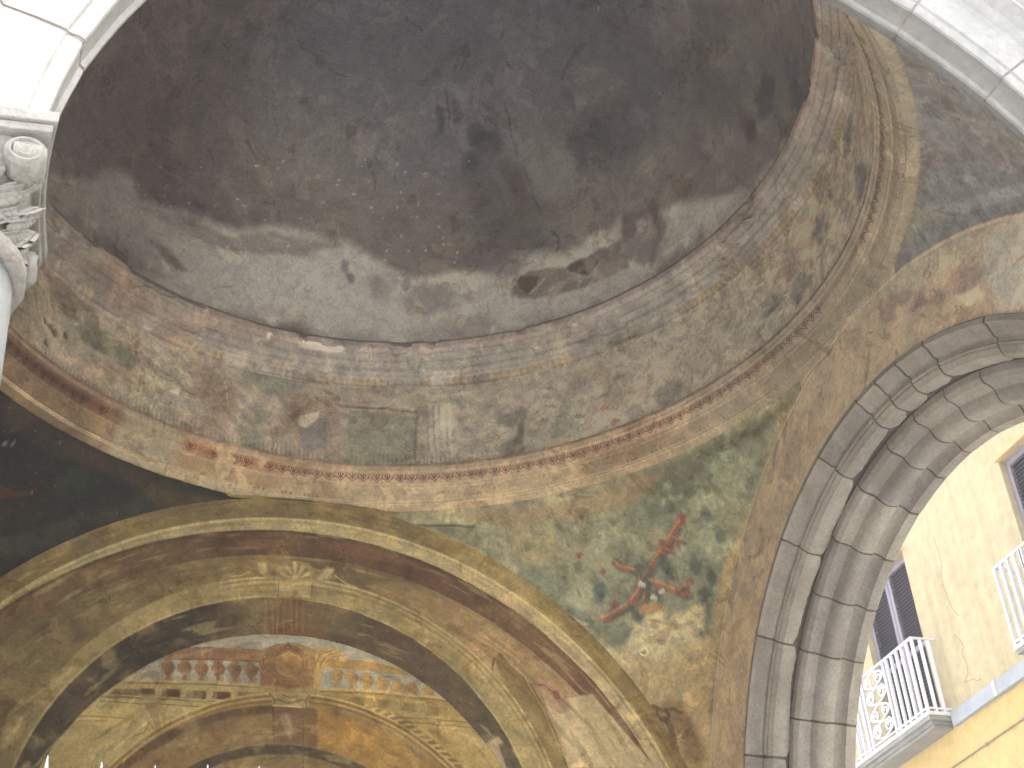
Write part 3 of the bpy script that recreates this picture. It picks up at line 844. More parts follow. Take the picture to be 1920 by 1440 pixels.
mesh_np('fresco_surface', V, grid_faces(120, 60), M['pend'], fl, veiled(p.c, .8, .72, 2.1, (.92, 1.0, 1.15)))

# ------------------------------------------------------------------ back wall and its painted lunette
def to_back(px):
    X = on_plane(px, 1, W); return np.stack([X[:, 0] - BX, X[:, 2]], 1)
back = thing('painted_wall', (0, W, -Z0), 'back wall whose lunette carries a painted architecture of nested arches and a balustrade', 'painted wall')
xs = np.linspace(-1.06, 1.06, 860); zs_ = np.linspace(0.24, 1.0425, 326)
XX, ZZ = [a.ravel() for a in np.meshgrid(xs, zs_, indexing='ij')]
V = np.stack([XX + BX, np.full_like(XX, W), ZZ], 1)
p = Paint(V, np.stack([XX, ZZ], 1), to_back, (124, 104, 64), 40, 0.0022, 16)
RR = np.hypot(XX, ZZ + .0172); AA = np.degrees(np.arctan2(ZZ, XX))
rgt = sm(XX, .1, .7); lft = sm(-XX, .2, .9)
def arcfit(px):
    """circle through marked points of a painted arc: centre and radius on the wall"""
    P = to_back(px); A = np.c_[2 * P, np.ones(len(P))]; s_ = np.linalg.lstsq(A, (P ** 2).sum(1), rcond=None)[0]
    return s_[0], s_[1], math.sqrt(s_[2] + s_[0] ** 2 + s_[1] ** 2)
qx, qz = p.Q[:, 0], p.Q[:, 1]
def rad(c): return np.hypot(qx - c[0], qz - c[1]) - c[2]
c2 = arcfit([(0, 1147), (233, 1030), (333, 1003), (500, 991), (633, 1000), (773, 1043), (907, 1117), (1040, 1210), (1140, 1307), (1233, 1440)])
c3 = arcfit([(133, 1123), (333, 1053), (500, 1040), (633, 1050), (773, 1093), (907, 1157), (1040, 1255), (1107, 1320), (1187, 1440)])
c4 = arcfit([(253, 1143), (333, 1110), (400, 1092), (510, 1083), (640, 1097), (773, 1133), (850, 1190), (940, 1287), (1007, 1373), (1040, 1440)])
c5 = arcfit([(20, 1440), (67, 1353), (200, 1227), (333, 1163), (500, 1123), (633, 1133), (740, 1173), (840, 1237), (907, 1310), (950, 1383), (968, 1440)])
c6 = arcfit([(80, 1440), (100, 1390), (200, 1293), (300, 1233), (400, 1203), (500, 1193), (633, 1208), (740, 1247), (823, 1293), (890, 1360), (933, 1440)])
c7 = arcfit([(255, 1393), (367, 1322), (500, 1298), (640, 1315), (740, 1350), (827, 1412), (860, 1440)])
c8 = arcfit([(217, 1440), (255, 1408), (333, 1362), (500, 1327), (640, 1337), (740, 1385), (807, 1440)])
c9 = arcfit([(350, 1437), (433, 1403), (500, 1397), (570, 1397), (640, 1413), (690, 1440)])
nzl = fbm(V, 3, 4, 44); nzf = fbm(V * np.array([1, 1, 1]), 22, 3, 45)
# outermost band between the vault edge and the light moulding
p.mix(sm(RR, 1.001, 1.004), (140, 118, 66), .9)
p.mott((166, 146, 92), 6, .48, .6, .7, 1)
p.mott((96, 84, 56), 4, .5, .64, .6, 2)
r2, r3, r4, r5, r6, r7, r8, r9 = [rad(c) for c in (c2, c3, c4, c5, c6, c7, c8, c9)]
band = lambda a, b, s=.0015: sm(-a, -s, s) * sm(b, -s, s)       # outside b, inside a
lightb = sm(1.004 - RR, -.0015, .0015) * sm(r2, -.0015, .0015)
p.mix(lightb, (184, 168, 124), .9)
p.mix(lightb * rgt, (192, 170, 130), .6)
p.mix(np.exp(-((RR - 1.001) / .0028) ** 2), (206, 192, 142), .9)
p.mix(np.exp(-((RR - .992) / .002) ** 2), (132, 112, 72), .4)
# brown fascia
b23 = band(r2, r3)
p.mix(b23, (108, 82, 52), .9)
p.mix(b23 * sm(nzl, .45, .56), (84, 56, 38), .7)
p.mix(b23 * rgt, (116, 82, 56), .7)
p.mix(b23 * rgt * sm(nzl, .5, .6), (84, 52, 34), .6)
p.mix(np.exp(-((r2 + .004) / .004) ** 2) * (1 - rgt * .6), (58, 46, 32), .7)
p.mix(np.exp(-((r3 - .000) / .0022) ** 2), (72, 60, 44), .7)
p.poly([(440, 1012), (535, 1007), (535, 1022), (455, 1028)], (124, 82, 54), .7, .003)
p.stroke([(440, 1010), (535, 1006), (536, 1024)], .0035, (84, 60, 42), .8)
p.poly([(602, 1014), (680, 1022), (760, 1045), (800, 1070), (720, 1052), (602, 1028)], (118, 80, 58), .6, .003)
p.stroke([(596, 1036), (598, 1012), (680, 1018), (760, 1042)], .004, (92, 78, 54), .9)
# field between fascia and archivolt
b34 = band(r3, r4)
p.mix(b34, (118, 100, 62), .8)
p.mix(b34 * sm(nzl, .48, .58), (138, 114, 68), .7)
p.mix(b34 * sm(fbm(V, 5, 4, 47), .5, .6), (88, 72, 48), .6)
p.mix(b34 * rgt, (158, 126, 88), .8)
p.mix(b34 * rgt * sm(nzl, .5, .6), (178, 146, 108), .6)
# pale repaired plaster, lower right
p.poly([(1010, 1270), (1060, 1310), (1110, 1300), (1180, 1380), (1230, 1440), (1060, 1440), (1060, 1400), (1030, 1340)], (192, 174, 134), .85, .004, h=-.0025)
p.poly([(1000, 1270), (1030, 1275), (1060, 1300), (1072, 1330), (1050, 1340), (1030, 1325), (1020, 1300)], (166, 126, 104), .8, .003)
p.poly([(1034, 1295), (1048, 1293), (1052, 1312), (1040, 1312)], (140, 72, 52), .9, .002)
p.stroke([(1000, 1283), (1020, 1285), (1045, 1303), (1060, 1318), (1073, 1330)], .003, (100, 74, 56), .8)
p.poly([(925, 1232), (940, 1225), (1000, 1290), (1040, 1370), (1065, 1440), (1010, 1440), (985, 1370), (955, 1300)], (120, 98, 52), .85, .004)
p.stroke([(936, 1224), (965, 1250), (1000, 1290), (1040, 1370), (1065, 1440)], .004, (78, 62, 34), .8)
p.stroke([(926, 1235), (922, 1262), (930, 1275)], .006, (70, 56, 34), .8)
p.stroke([(945, 1230), (985, 1270), (1020, 1330), (1050, 1400)], .0025, (196, 174, 124), .7)
# archivolt
b45 = band(r4, r5)
p.mix(b45, (158, 140, 92), .9)
p.mix(b45 * lft, (112, 96, 62), .75)
p.mix(b45 * sm(-XX, .5, .75), (98, 84, 58), .6)
for o_, w_, c_, a_ in ((-.003, .0018, (196, 180, 130), .8), (-.010, .0018, (112, 94, 58), .7), (-.016, .0015, (186, 168, 118), .6), (-.024, .0018, (120, 102, 64), .6), (-.031, .0014, (184, 166, 116), .5)):
    p.mix(np.exp(-((r4 - o_) / w_) ** 2) * sm(-(-.25 - XX) , 0, .06) , c_, a_)
p.mix(np.exp(-((r5 - .003) / .002) ** 2), (184, 166, 116), .6)
stri = np.sin(AA * 2.2 + r4 * 260) > .1
p.mix(b45 * rgt * (np.abs(r4 + .004) < .006) * stri, (116, 96, 58), .5)
# dark soffit of the painted arch
b56 = band(r5, r6)
p.mix(b56, (66, 54, 40), .95)
p.mix(b56 * sm(nzl, .46, .56), (84, 66, 44), .6)
p.mix(b56 * sm(-XX, .18, .3) * (1 - sm(-XX, .42, .5)), (42, 38, 30), .8)
p.mix(b56 * sm(-XX, .5, .62), (38, 38, 26), .75)
p.mix(b56 * sm(XX, .12, .25), (92, 74, 56), .7)
p.mix(b56 * sm(XX, .35, .45), (72, 64, 46), .7)
p.mix(b56 * (1 - sm(np.abs(XX + .03), .06, .1)), (124, 84, 40), .6)
p.mix(b56 * (1 - sm(np.abs(XX + .03), .10, .2)) * sm(r6, .02, .03), (112, 98, 62), .6)
for k in range(14):
    xk = 498 + k * 6
    p.stroke([(xk, 1124), (xk + 3 * math.sin(k), 1186)], .0016, (92, 58, 30) if k % 2 else (160, 112, 56), .6)
p.poly([(910, 1395), (935, 1380), (950, 1400), (962, 1440), (945, 1440), (925, 1440), (905, 1420)], (176, 158, 128), .7, .003)
p.poly([(935, 1395), (948, 1392), (965, 1440), (950, 1440)], (48, 38, 30), .8, .002)
p.mix(np.exp(-((r6 - .001) / .0018) ** 2), (48, 44, 34), .6)
# keystone with shell
p.poly([(517, 1083), (585, 1090), (582, 1122), (522, 1119)], (176, 158, 108), .95, .0015)
p.stroke([(522, 1085), (522, 1119), (583, 1122), (586, 1090)], .0025, (98, 82, 54), .8)
p.stroke([(524, 1100), (583, 1104)], .002, (204, 188, 140), .7)
p.poly([(482, 1054), (496, 1050), (506, 1060), (520, 1062), (534, 1052), (553, 1050), (574, 1054), (588, 1064), (602, 1068), (614, 1060), (630, 1066), (618, 1086), (592, 1092), (575, 1090), (548, 1092), (520, 1088), (498, 1082), (486, 1070)], (148, 130, 86), .95, .003)
p.poly([(484, 1055), (498, 1053), (500, 1070), (494, 1078), (486, 1070)], (190, 172, 122), .7, .003)
p.poly([(628, 1066), (612, 1062), (604, 1076), (596, 1086), (612, 1084)], (196, 178, 128), .7, .003)
for k in range(11):
    a = math.pi * (k + .5) / 11; cx, cy = 553, 1086
    R0, R1 = 12, 33 - 5 * abs(math.cos(a))
    p.poly([(cx + R0 * math.cos(a - .08), cy - R0 * math.sin(a - .08)), (cx + R1 * math.cos(a - .11), cy - R1 * math.sin(a - .11)), (cx + (R1 + 2) * math.cos(a), cy - (R1 + 2) * math.sin(a)), (cx + R1 * math.cos(a + .11), cy - R1 * math.sin(a + .11)), (cx + R0 * math.cos(a + .08), cy - R0 * math.sin(a + .08))], (192, 174, 124) if k % 2 else (120, 100, 64), .75, .0015)
p.blob((553, 1080), (.009, .008), (180, 160, 112), .8, .3)
p.poly([(500, 1060), (515, 1064), (518, 1080), (506, 1078)], (100, 82, 54), .6, .003)
p.poly([(588, 1068), (600, 1072), (592, 1086), (584, 1084)], (100, 82, 54), .6, .003)
p.stroke([(470, 1070), (450, 1078), (430, 1080)], .003, (190, 172, 122), .7)
p.stroke([(628, 1078), (650, 1094), (668, 1100)], .003, (190, 172, 122), .7)
# inside of the painted arch: sky, balustrade, entablature, inner arch
ins = sm(-r6, -.001, .001)
fieldc = p.c.copy()
p.mix(ins, (166, 148, 94), .95)
p.mix(ins * sm(nzl, .48, .58), (142, 120, 70), .7)
p.mix(ins * sm(XX, .0, .1), (168, 138, 74), .6)
def ipoly(px, c, a=1.0, soft=.002, **k):
    mk = p.mask_poly(px, soft) * ins; p.mix(mk, c, a)
def istroke(px, w, c, a=1.0):
    keep = p.c.copy(); p.stroke(px, w, c, a); p.c = keep * (1 - ins[:, None]) + p.c * ins[:, None]
ipoly([(300, 1225), (420, 1190), (520, 1185), (650, 1200), (800, 1260), (860, 1310), (840, 1312), (640, 1292), (493, 1284), (233, 1276)], (156, 156, 146), .95)
ipoly([(400, 1205), (520, 1195), (560, 1200), (500, 1212), (380, 1212)], (178, 178, 172), .6, .005)
ipoly([(330, 1215), (400, 1216), (490, 1222), (490, 1240), (400, 1236), (310, 1236)], (132, 88, 52), .95)
ipoly([(600, 1230), (700, 1240), (790, 1262), (800, 1272), (700, 1258), (600, 1248)], (160, 124, 64), .95)
istroke([(330, 1214), (400, 1214), (490, 1220)], .004, (112, 58, 40), .9)
istroke([(310, 1236), (400, 1236), (490, 1240)], .003, (88, 52, 32), .8)
istroke([(600, 1229), (700, 1239), (790, 1262)], .003, (186, 156, 92), .9)
def balusters(x0, y0, x1, y1, n, h, c, cd, cl):
    for k in range(n):
        t = k / (n - 1); x = x0 + (x1 - x0) * t; y = y0 + (y1 - y0) * t
        pts = [(-4, 0), (-8, .06), (-5, .1), (-12, .28), (-13, .42), (-9, .6), (-4, .78), (-5, .9), (-9, .97), (-9, 1), (9, 1), (9, .97), (5, .9), (4, .78), (9, .6), (13, .42), (12, .28), (5, .1), (8, .06), (4, 0)]
        ipoly([(x + a + b * 2, y + b * h) for a, b in pts], c, .95, .0012)
        ipoly([(x + a * .9 + 3 + b * 2, y + b * h) for a, b in pts if a > 0] + [(x + 2, y + h * .9), (x + 2, y + h * .2)], cd, .55, .002)
        istroke([(x - 6, y + h * .28), (x - 8, y + h * .42), (x - 5, y + h * .6)], .002, cl, .6)
balusters(315, 1234, 470, 1240, 6, 40, (138, 96, 54), (84, 54, 32), (176, 136, 84))
balusters(630, 1248, 800, 1284, 7, 40, (168, 132, 72), (122, 88, 44), (200, 168, 104))
istroke([(233, 1275), (400, 1277), (493, 1284)], .006, (176, 156, 96), .95)
istroke([(233, 1279), (400, 1282), (493, 1289)], .003, (92, 74, 40), .9)
istroke([(210, 1284), (400, 1288), (520, 1296)], .004, (168, 146, 88), .9)
istroke([(600, 1291), (720, 1296), (860, 1312)], .006, (190, 164, 98), .95)
istroke([(600, 1296), (720, 1301), (860, 1317)], .003, (118, 92, 46), .9)
ipoly([(215, 1290), (500, 1298), (470, 1310), (400, 1312), (200, 1306)], (112, 88, 50), .9)
ipoly([(600, 1300), (860, 1325), (880, 1345), (740, 1330), (620, 1312)], (146, 122, 66), .9)
for (x, y) in ((278, 1293), (325, 1294), (374, 1297), (420, 1300)):
    ipoly([(x - 12, y - 4), (x + 12, y - 3), (x + 12, y + 13), (x - 12, y + 11)], (72, 46, 30), .9, .0015)
    ipoly([(x + 14, y - 4), (x + 28, y - 3), (x + 26, y + 4), (x + 22, y + 12), (x + 14, y + 12)], (172, 150, 98), .85, .0015)
for (x, y) in ((672, 1308), (720, 1312), (768, 1318), (812, 1326)):
    ipoly([(x - 11, y - 2), (x + 11, y), (x + 11, y + 16), (x - 11, y + 14)], (120, 100, 52), .85, .0015)
    istroke([(x + 12, y - 3), (x + 30, y - 1), (x + 30, y + 5)], .003, (190, 166, 104), .8)
for dy, c_ in ((0, (176, 156, 98)), (4, (96, 76, 42)), (9, (168, 146, 90)), (13, (84, 66, 38))):
    istroke([(190, 1302 + dy), (330, 1308 + dy), (430, 1312 + dy)], .0024, c_, .85)
    istroke([(690, 1338 + dy), (780, 1342 + dy), (880, 1350 + dy)], .0024, c_, .7)
istroke([(60, 1340), (160, 1342), (235, 1346)], .0025, (104, 84, 50), .8)
istroke([(150, 1350), (200, 1352)], .002, (104, 84, 50), .6)
istroke([(235, 1346), (180, 1385), (130, 1440)], .002, (120, 100, 62), .7)
ipoly([(262, 1300), (300, 1302), (298, 1350), (262, 1350)], (164, 146, 108), .6, .004)
ipoly([(330, 1360), (255, 1395), (200, 1440), (110, 1440), (180, 1385), (235, 1350)], (168, 150, 100), .6, .006)
istroke([(276, 1356), (262, 1364), (254, 1372), (240, 1384), (214, 1404)], .004, (196, 180, 130), .7)
istroke([(282, 1352), (272, 1372), (250, 1380)], .003, (106, 88, 54), .7)
# inner arch
b78 = band(r7, r8) * ins
p.mix(b78, (142, 114, 62), .95)
for o_, w_, c_ in ((-.002, .002, (204, 180, 110)), (-.009, .002, (96, 70, 36)), (-.015, .0018, (192, 160, 92)), (-.022, .002, (104, 76, 40))):
    p.mix(np.exp(-((r7 - o_) / w_) ** 2) * ins, c_, .8)
lv_ = (np.sin(AA * 2.6 + r7 * 300) > 0) * (np.abs(r7 - .006) < .007) * sm(XX, .12, .2) * ins
p.mix(lv_, (104, 82, 44), .7)
p.mix((np.sin(AA * 2.6 + r7 * 300) < -.5) * (np.abs(r7 - .006) < .007) * sm(XX, .12, .2) * ins, (204, 182, 120), .6)
b8 = sm(-r8, -.002, .002) * ins
p.mix(b8, (124, 96, 54), .95)
p.mix(b8 * sm(-r8, 0, .03) * 0 + b8 * (1 - sm(-r8, .015, .025)), (74, 52, 32), .75)
p.mix(b8 * sm(nzl, .45, .55), (112, 84, 46), .7)
p.mix(b8 * sm(XX, .02, .03), (170, 128, 52), .85)
p.mix(b8 * sm(XX, .02, .03) * sm(nzf, .5, .6), (146, 106, 42), .6)
p.mix(sm(-r9, -.002, .002) * ins, (62, 54, 40), .9)
p.mix(np.exp(-(r9 / .002) ** 2) * ins, (150, 128, 78), .7)
p.mix(sm(-r9, .024, .027) * ins, (128, 108, 62), .9)
ipoly([(515, 1325), (566, 1328), (566, 1395), (515, 1395)], (112, 82, 54), .8, .002)
istroke([(512, 1324), (514, 1398)], .003, (76, 54, 34), .8)
istroke([(568, 1328), (568, 1440)], .003, (90, 70, 44), .8)
ipoly([(525, 1340), (540, 1336), (550, 1360), (545, 1385), (532, 1362)], (160, 134, 104), .6, .006)
# cartouche above the inner keystone
ipoly([(488, 1218), (520, 1206), (560, 1206), (592, 1218), (600, 1240), (592, 1290), (488, 1288)], (140, 98, 50), .95)
ipoly([(592, 1212), (640, 1216), (650, 1240), (620, 1236), (606, 1262), (600, 1290), (588, 1290)], (182, 146, 80), .9, .003)
p.blob((541, 1244), (.033, .035), (150, 116, 64), .9, .3)
p.c = p.c * (1 - (.55 * (1 - sm(np.hypot(qx - to_back([(547, 1250)])[0][0], qz - to_back([(547, 1250)])[0][1]), .0, .03)))[:, None]) + lin(112, 78, 40) * (.55 * (1 - sm(np.hypot(qx - to_back([(547, 1250)])[0][0], qz - to_back([(547, 1250)])[0][1]), .0, .03)))[:, None]
for rr_, c_, w_ in ((28, (92, 64, 36), .0025), (34, (112, 80, 44), .002)):
    istroke([(541 + rr_ * math.cos(a), 1243 + rr_ * math.sin(a)) for a in np.linspace(0, 2 * math.pi, 30)], w_, c_, .85)
istroke([(541 - 16, 1250), (541 - 4, 1262), (541 + 12, 1262)], .004, (104, 68, 34), .5)
istroke([(528, 1228), (541, 1222), (554, 1228)], .004, (202, 156, 88), .6)
for k in range(5):
    istroke([(500 - 3 * k, 1226 + 4 * k), (492 - 2 * k, 1236 + 4 * k), (496, 1256 + 3 * k)], .002, (184, 140, 80) if k % 2 else (84, 56, 32), .8)
    istroke([(590 + 5 * k, 1250 - 2 * k), (600 + 7 * k, 1226 + k), (622 + 6 * k, 1220 + 2 * k)], .002, (206, 172, 104) if k % 2 else (128, 92, 46), .8)
istroke([(518, 1214), (530, 1208), (541, 1206), (552, 1208), (564, 1214)], .004, (190, 150, 88), .8)
istroke([(536, 1212), (541, 1204), (546, 1212)], .004, (92, 60, 34), .8)
ipoly([(494, 1284), (596, 1290), (594, 1302), (496, 1296)], (150, 130, 82), .9)
ipoly([(504, 1298), (584, 1302), (578, 1326), (512, 1322)], (158, 140, 92), .95)
for pts in ([(506, 1300), (516, 1312), (514, 1322)], [(582, 1303), (574, 1314), (576, 1326)], [(520, 1310), (540, 1318), (566, 1312)], [(530, 1302), (545, 1308), (560, 1303)]):
    istroke(pts, .003, (98, 80, 50), .85)
istroke([(512, 1322), (566, 1325)], .003, (204, 184, 130), .8)
p.mix(sm(-XX, .3, .9), (82, 70, 42), .35)  # left side browned to hold the shade falling there
# streaks following the arcs
p.mott((96, 78, 50), 9, .56, .66, .28, 61)
p.mott((176, 156, 108), 15, .62, .68, .25, 62)
arcs = fbm(np.stack([RR * 60, AA * .12, 0 * AA], 1), 1, 3, 63)
p.mix(sm(arcs, .58, .68), (82, 68, 44), .35); p.mix(sm(1 - arcs, .6, .7), (176, 158, 112), .3)
V[:, 1] += p.h + .003 * (fbm(V, 4, 3, 5) - .5) + .003
mesh_np('lunette_fresco', V, grid_faces(860, 326)[:, ::-1], M['lunette'], back, veiled(p.c, .9, .9, 1.95, (1.01, 1.0, .86)))
low = MB(); low.box((-W - .2, W + .001, -Z0), (W + .2, W + .2, .2405)); low.box((-W - .2, W + .012, .2405), (W + .2, W + .2, 1.16))
low.build('wall', M['plaster'], back)
lw = thing('side_wall', (-W - .1, 0, -Z0), 'closed plaster wall under the vault on the left, behind the marble column', 'wall')
MB().box((-W - .2, -W + .02, -Z0), (-W, W - .001, 1.16)).build('wall', M['plaster'], lw)

# ------------------------------------------------------------------ walls with an arched opening
def arch_plate(cx, R, zlow, zhigh, xlo, xhi, d0, d1, axis):
    """plate between depths d0 and d1 with an arched hole; axis 0: faces x, axis 1: faces y"""
    n = 48
    inner = [(cx + R, zlow)] + [(cx + R * math.cos(t), R * math.sin(t)) for t in np.linspace(0, math.pi, n)] + [(cx - R, zlow)]
    outer = []
    for i, (x, z) in enumerate(inner):
        if i == 0: outer.append((xhi, zlow)); continue
        if i == len(inner) - 1: outer.append((xlo, zlow)); continue
        t = math.atan2(z, x - cx); c, s_ = math.cos(t), math.sin(t)
        k = min((xhi - cx) / c if c > 1e-6 else 1e9, (xlo - cx) / c if c < -1e-6 else 1e9, zhigh / s_ if s_ > 1e-6 else 1e9)
        outer.append((cx + k * c, k * s_))
    v = []; f = []; m_ = len(inner)
    for d in (d0, d1):
        for ring_ in (inner, outer):
            for (x, z) in ring_: v.append((d, x, z) if axis == 0 else (x, d, z))
    for i in range(m_ - 1):
        a = [i, i + 1, m_ + i + 1, m_ + i]
        f.append(a); f.append([q + 2 * m_ for q in a][::-1])
        f.append([i, 2 * m_ + i, 2 * m_ + i + 1, i + 1]); f.append([m_ + i, m_ + i + 1, 3 * m_ + i + 1, 3 * m_ + i])
    # fill corners of the rectangle
    for sx, xx in ((1, xhi), (-1, xlo)):
        idx = [i for i, (x, z) in enumerate(outer) if abs(z - zhigh) < 1e-6 or abs(x - xx) < 1e-6]
        side = [i for i in idx if abs(outer[i][0] - xx) < 1e-6 and 0 < i < m_ - 1]
        top = [i for i in idx if abs(outer[i][1] - zhigh) < 1e-6 and (outer[i][0] - cx) * sx > 0]
        if side and top:
            i = max(side, key=lambda q: outer[q][1]); j = max(top, key=lambda q: outer[q][0] * sx)
            for d, o_ in ((d0, m_), (d1, 3 * m_)):
                v.append((d, xx, zhigh) if axis == 0 else (xx, d, zhigh)); f.append([o_ + i, o_ + j, len(v) - 1])
    return v, f

# side wall, right: plaster ring painted on the room side, carved grey stone arch in it
side = thing('arched_wall', (W + .1, 0, -Z0), 'plastered right-hand wall pierced by an open arch of carved grey stone', 'arched wall')
v, f = arch_plate(RY, .850, -.02, 1.16, -W - .2 + .22, W + .2, W + .004, W + .19, 0)
MB().add(v, f).build('wall', M['plaster'], side)
MB().box((W + .004, .850 + RY, -Z0), (W + .19, W + .2 - .0, -.02)).box((W + .004, -W + .02, -Z0), (W + .19, RY - .850, -.02)).build('pier', M['plaster'], side)
def to_side(px):
    X = on_plane(px, 0, W); return np.stack([X[:, 1], X[:, 2]], 1)
ar = np.linspace(-.03, math.pi + .03, 700); rr = np.linspace(.846, 1.062, 76)
A_, R_ = [a.ravel() for a in np.meshgrid(ar, rr, indexing='ij')]
V = np.stack([np.full_like(A_, W), RY + R_ * np.cos(A_), R_ * np.sin(A_)], 1)
p = Paint(V, V[:, 1:], to_side, (152, 132, 100), 50, .004, 18)
p.mott((132, 116, 94), 4, .45, .58, .7, 1)
p.mott((168, 148, 108), 6, .5, .6, .6, 2)
p.mott((112, 98, 80), 9, .55, .65, .6, 3)
p.mix(1 - sm(np.abs(R_ - 1.036), .0015, .004), (176, 160, 128), .8)
p.mix(1 - sm(np.abs(R_ - 1.030), .001, .003), (104, 88, 66), .5)
p.poly([(1640, 590), (1680, 540), (1740, 520), (1800, 500), (1870, 500), (1850, 540), (1780, 560), (1700, 590), (1650, 610)], (112, 88, 78), .75, .012, tex=(14, .3, .45))
p.poly([(1850, 440), (1920, 410), (1960, 440), (1960, 560), (1880, 580), (1840, 520)], (146, 146, 136), .7, .015)
p.poly([(1790, 555), (1830, 540), (1850, 560), (1810, 575)], (176, 160, 130), .8, .006)
p.poly([(1650, 480), (1727, 485), (1820, 430), (1830, 470), (1720, 540), (1640, 560), (1580, 640), (1560, 660)], (146, 142, 116), .6, .01)
p.poly([(1480, 830), (1540, 690), (1560, 700), (1520, 800), (1480, 900), (1450, 940)], (126, 112, 92), .6, .01, tex=(14, .3, .5))
p.stroke([(1458, 830), (1452, 860), (1450, 880)], .008, (90, 78, 70), .8)
p.stroke([(1462, 800), (1520, 700), (1560, 655)], .005, (116, 96, 74), .7)
rad_streak = fbm(np.stack([R_ * 28, A_ * 4, 0 * A_], 1), 1, 4, 53)
p.mix(sm(rad_streak, .55, .7), (122, 104, 80), .35); p.mix(sm(1 - rad_streak, .55, .7), (172, 156, 124), .3)
p.mix(1 - sm(R_, .851, .862), (110, 92, 70), .6)
V[:, 0] += .004 * (fbm(V, 6, 4, 5) - .5)
mesh_np('plaster_band', V, grid_faces(700, 76), M['wallside'], side, veiled(p.c, .8, .7, 3.7, (.98, 1.0, .98)))
# strips of the room side beside the jambs, below the springing
MB().box((W - .0005, .848 + RY, -Z0), (W + .004, W, -.02)).build('plaster_pier', M['plaster'], side)

def voussoir(prof, t0, t1, cy, axis, seed, nseg=8, amp=.002, base=0.0, lam=None):
    """one stone of an arch: `prof` is (depth, radius) from the inner face round to the outer, closed by the back"""
    P = np.array(prof, float); m_ = len(P)
    T_ = np.linspace(t0, t1, nseg + 1)
    v = []
    for i, t in enumerate(T_):
        for (d, r) in P:
            v.append((d, cy + r * math.cos(t), r * math.sin(t) + base) if axis == 0 else (cy + r * math.cos(t), d, r * math.sin(t) + base))
    v = np.array(v)
    n_ = (fbm(v, 9, 3, seed) - .5) * 2 * amp
    cen = np.array([v[:, 0].mean(), cy, base]) if axis == 0 else np.array([cy, v[:, 1].mean(), base])
    vec = v - cen; vec[:, 0 if axis == 0 else 1] = 0
    vec /= np.linalg.norm(vec, axis=1)[:, None]
    v = v + vec * n_[:, None]
    # ragged ends, worn where the joint opens
    for e_, s_ in ((0, 1), (nseg, -1)):
        ix = slice(e_ * m_, (e_ + 1) * m_)
        jj = (fbm(v[ix], 16, 3, seed + 3) - .45) * (.003 + .010 * _h(seed, 3 + e_, 7))
        tang = np.stack([0 * jj, -np.sin(T_[e_]) + 0 * jj, np.cos(T_[e_]) + 0 * jj], 1) if axis == 0 else np.stack([-np.sin(T_[e_]) + 0 * jj, 0 * jj, np.cos(T_[e_]) + 0 * jj], 1)
        v[ix] += tang * (s_ * np.abs(jj))[:, None]
        v[ix] += vec[ix] * .0008
    f = []
    for i in range(nseg):
        for j in range(m_):
            j2 = (j + 1) % m_
            f.append((i * m_ + j, i * m_ + j2, (i + 1) * m_ + j2, (i + 1) * m_ + j))
    f.append(tuple(range(m_))[::-1]); f.append(tuple(nseg * m_ + j for j in range(m_)))
    return v, f

def jamb_block(prof, z0, z1, cy, sgn, axis, seed, amp=.0015):
    P = np.array(prof); v = []
    for z in np.linspace(z0, z1, 6):
        for (d, r) in P: v.append((d, cy + sgn * r, z) if axis == 0 else (cy + sgn * r, d, z))
    v = np.array(v); v[:, 1 if axis == 0 else 0] += (fbm(v, 8, 3, seed) - .5) * amp * 2
    m_ = len(P); f = []
    for i in range(5):
        for j in range(m_): f.append((i * m_ + j, i * m_ + (j + 1) % m_, (i + 1) * m_ + (j + 1) % m_, (i + 1) * m_ + j))
    f.append(tuple(range(m_))[::-1]); f.append(tuple(5 * m_ + j for j in range(m_)))
    return v, f

def curve(a, b, bulge, n=6):
    """arc-like run of profile points from a to b"""
    a = np.array(a); b = np.array(b); d = b - a; nrm = np.array([-d[1], d[0]])
    return [tuple(a + d * t + nrm * bulge * math.sin(math.pi * t)) for t in np.linspace(0, 1, n)]

outer_prof = [(W + .075, .853), (W + .002, .853), (W - .004, .849), (W - .0045, .838), (W + .003, .834), (W + .006, .831), (W + .020, .815), (W + .028, .813), (W + .0295, .806), (W + .027, .803), (W + .031, .799), (W + .0315, .795), (W + .034, .793), (W + .040, .7845), (W + .044, .783), (W + .048, .781), (W + .060, .7795), (W + .0795, .779), (W + .090, .853)]
inner_prof = [(W + .195, .853), (W + .080, .853), (W + .0798, .777), (W + .080, .762), (W + .086, .755)] + curve((W + .089, .752), (W + .112, .742), .06) + curve((W + .1135, .741), (W + .160, .716), -.24, 10) + [(W + .161, .7205)] + curve((W + .164, .7215), (W + .182, .704), .10, 5) + [(W + .184, .700), (W + .206, .697), (W + .212, .702), (W + .214, .853)]
D = math.radians
oj = [0, 9.5, 22.7, 42.2, 59.3, 75.6, 88.5, 93.8, 99.5, 106.5, 120.5, 133, 147, 161, 172, 180]
ij = [0, 8, 20.5, 33, 47.5, 57.5, 68, 79.5, 88, 96.5, 106, 117.5, 128, 141, 155, 168, 180]
gap = .0026
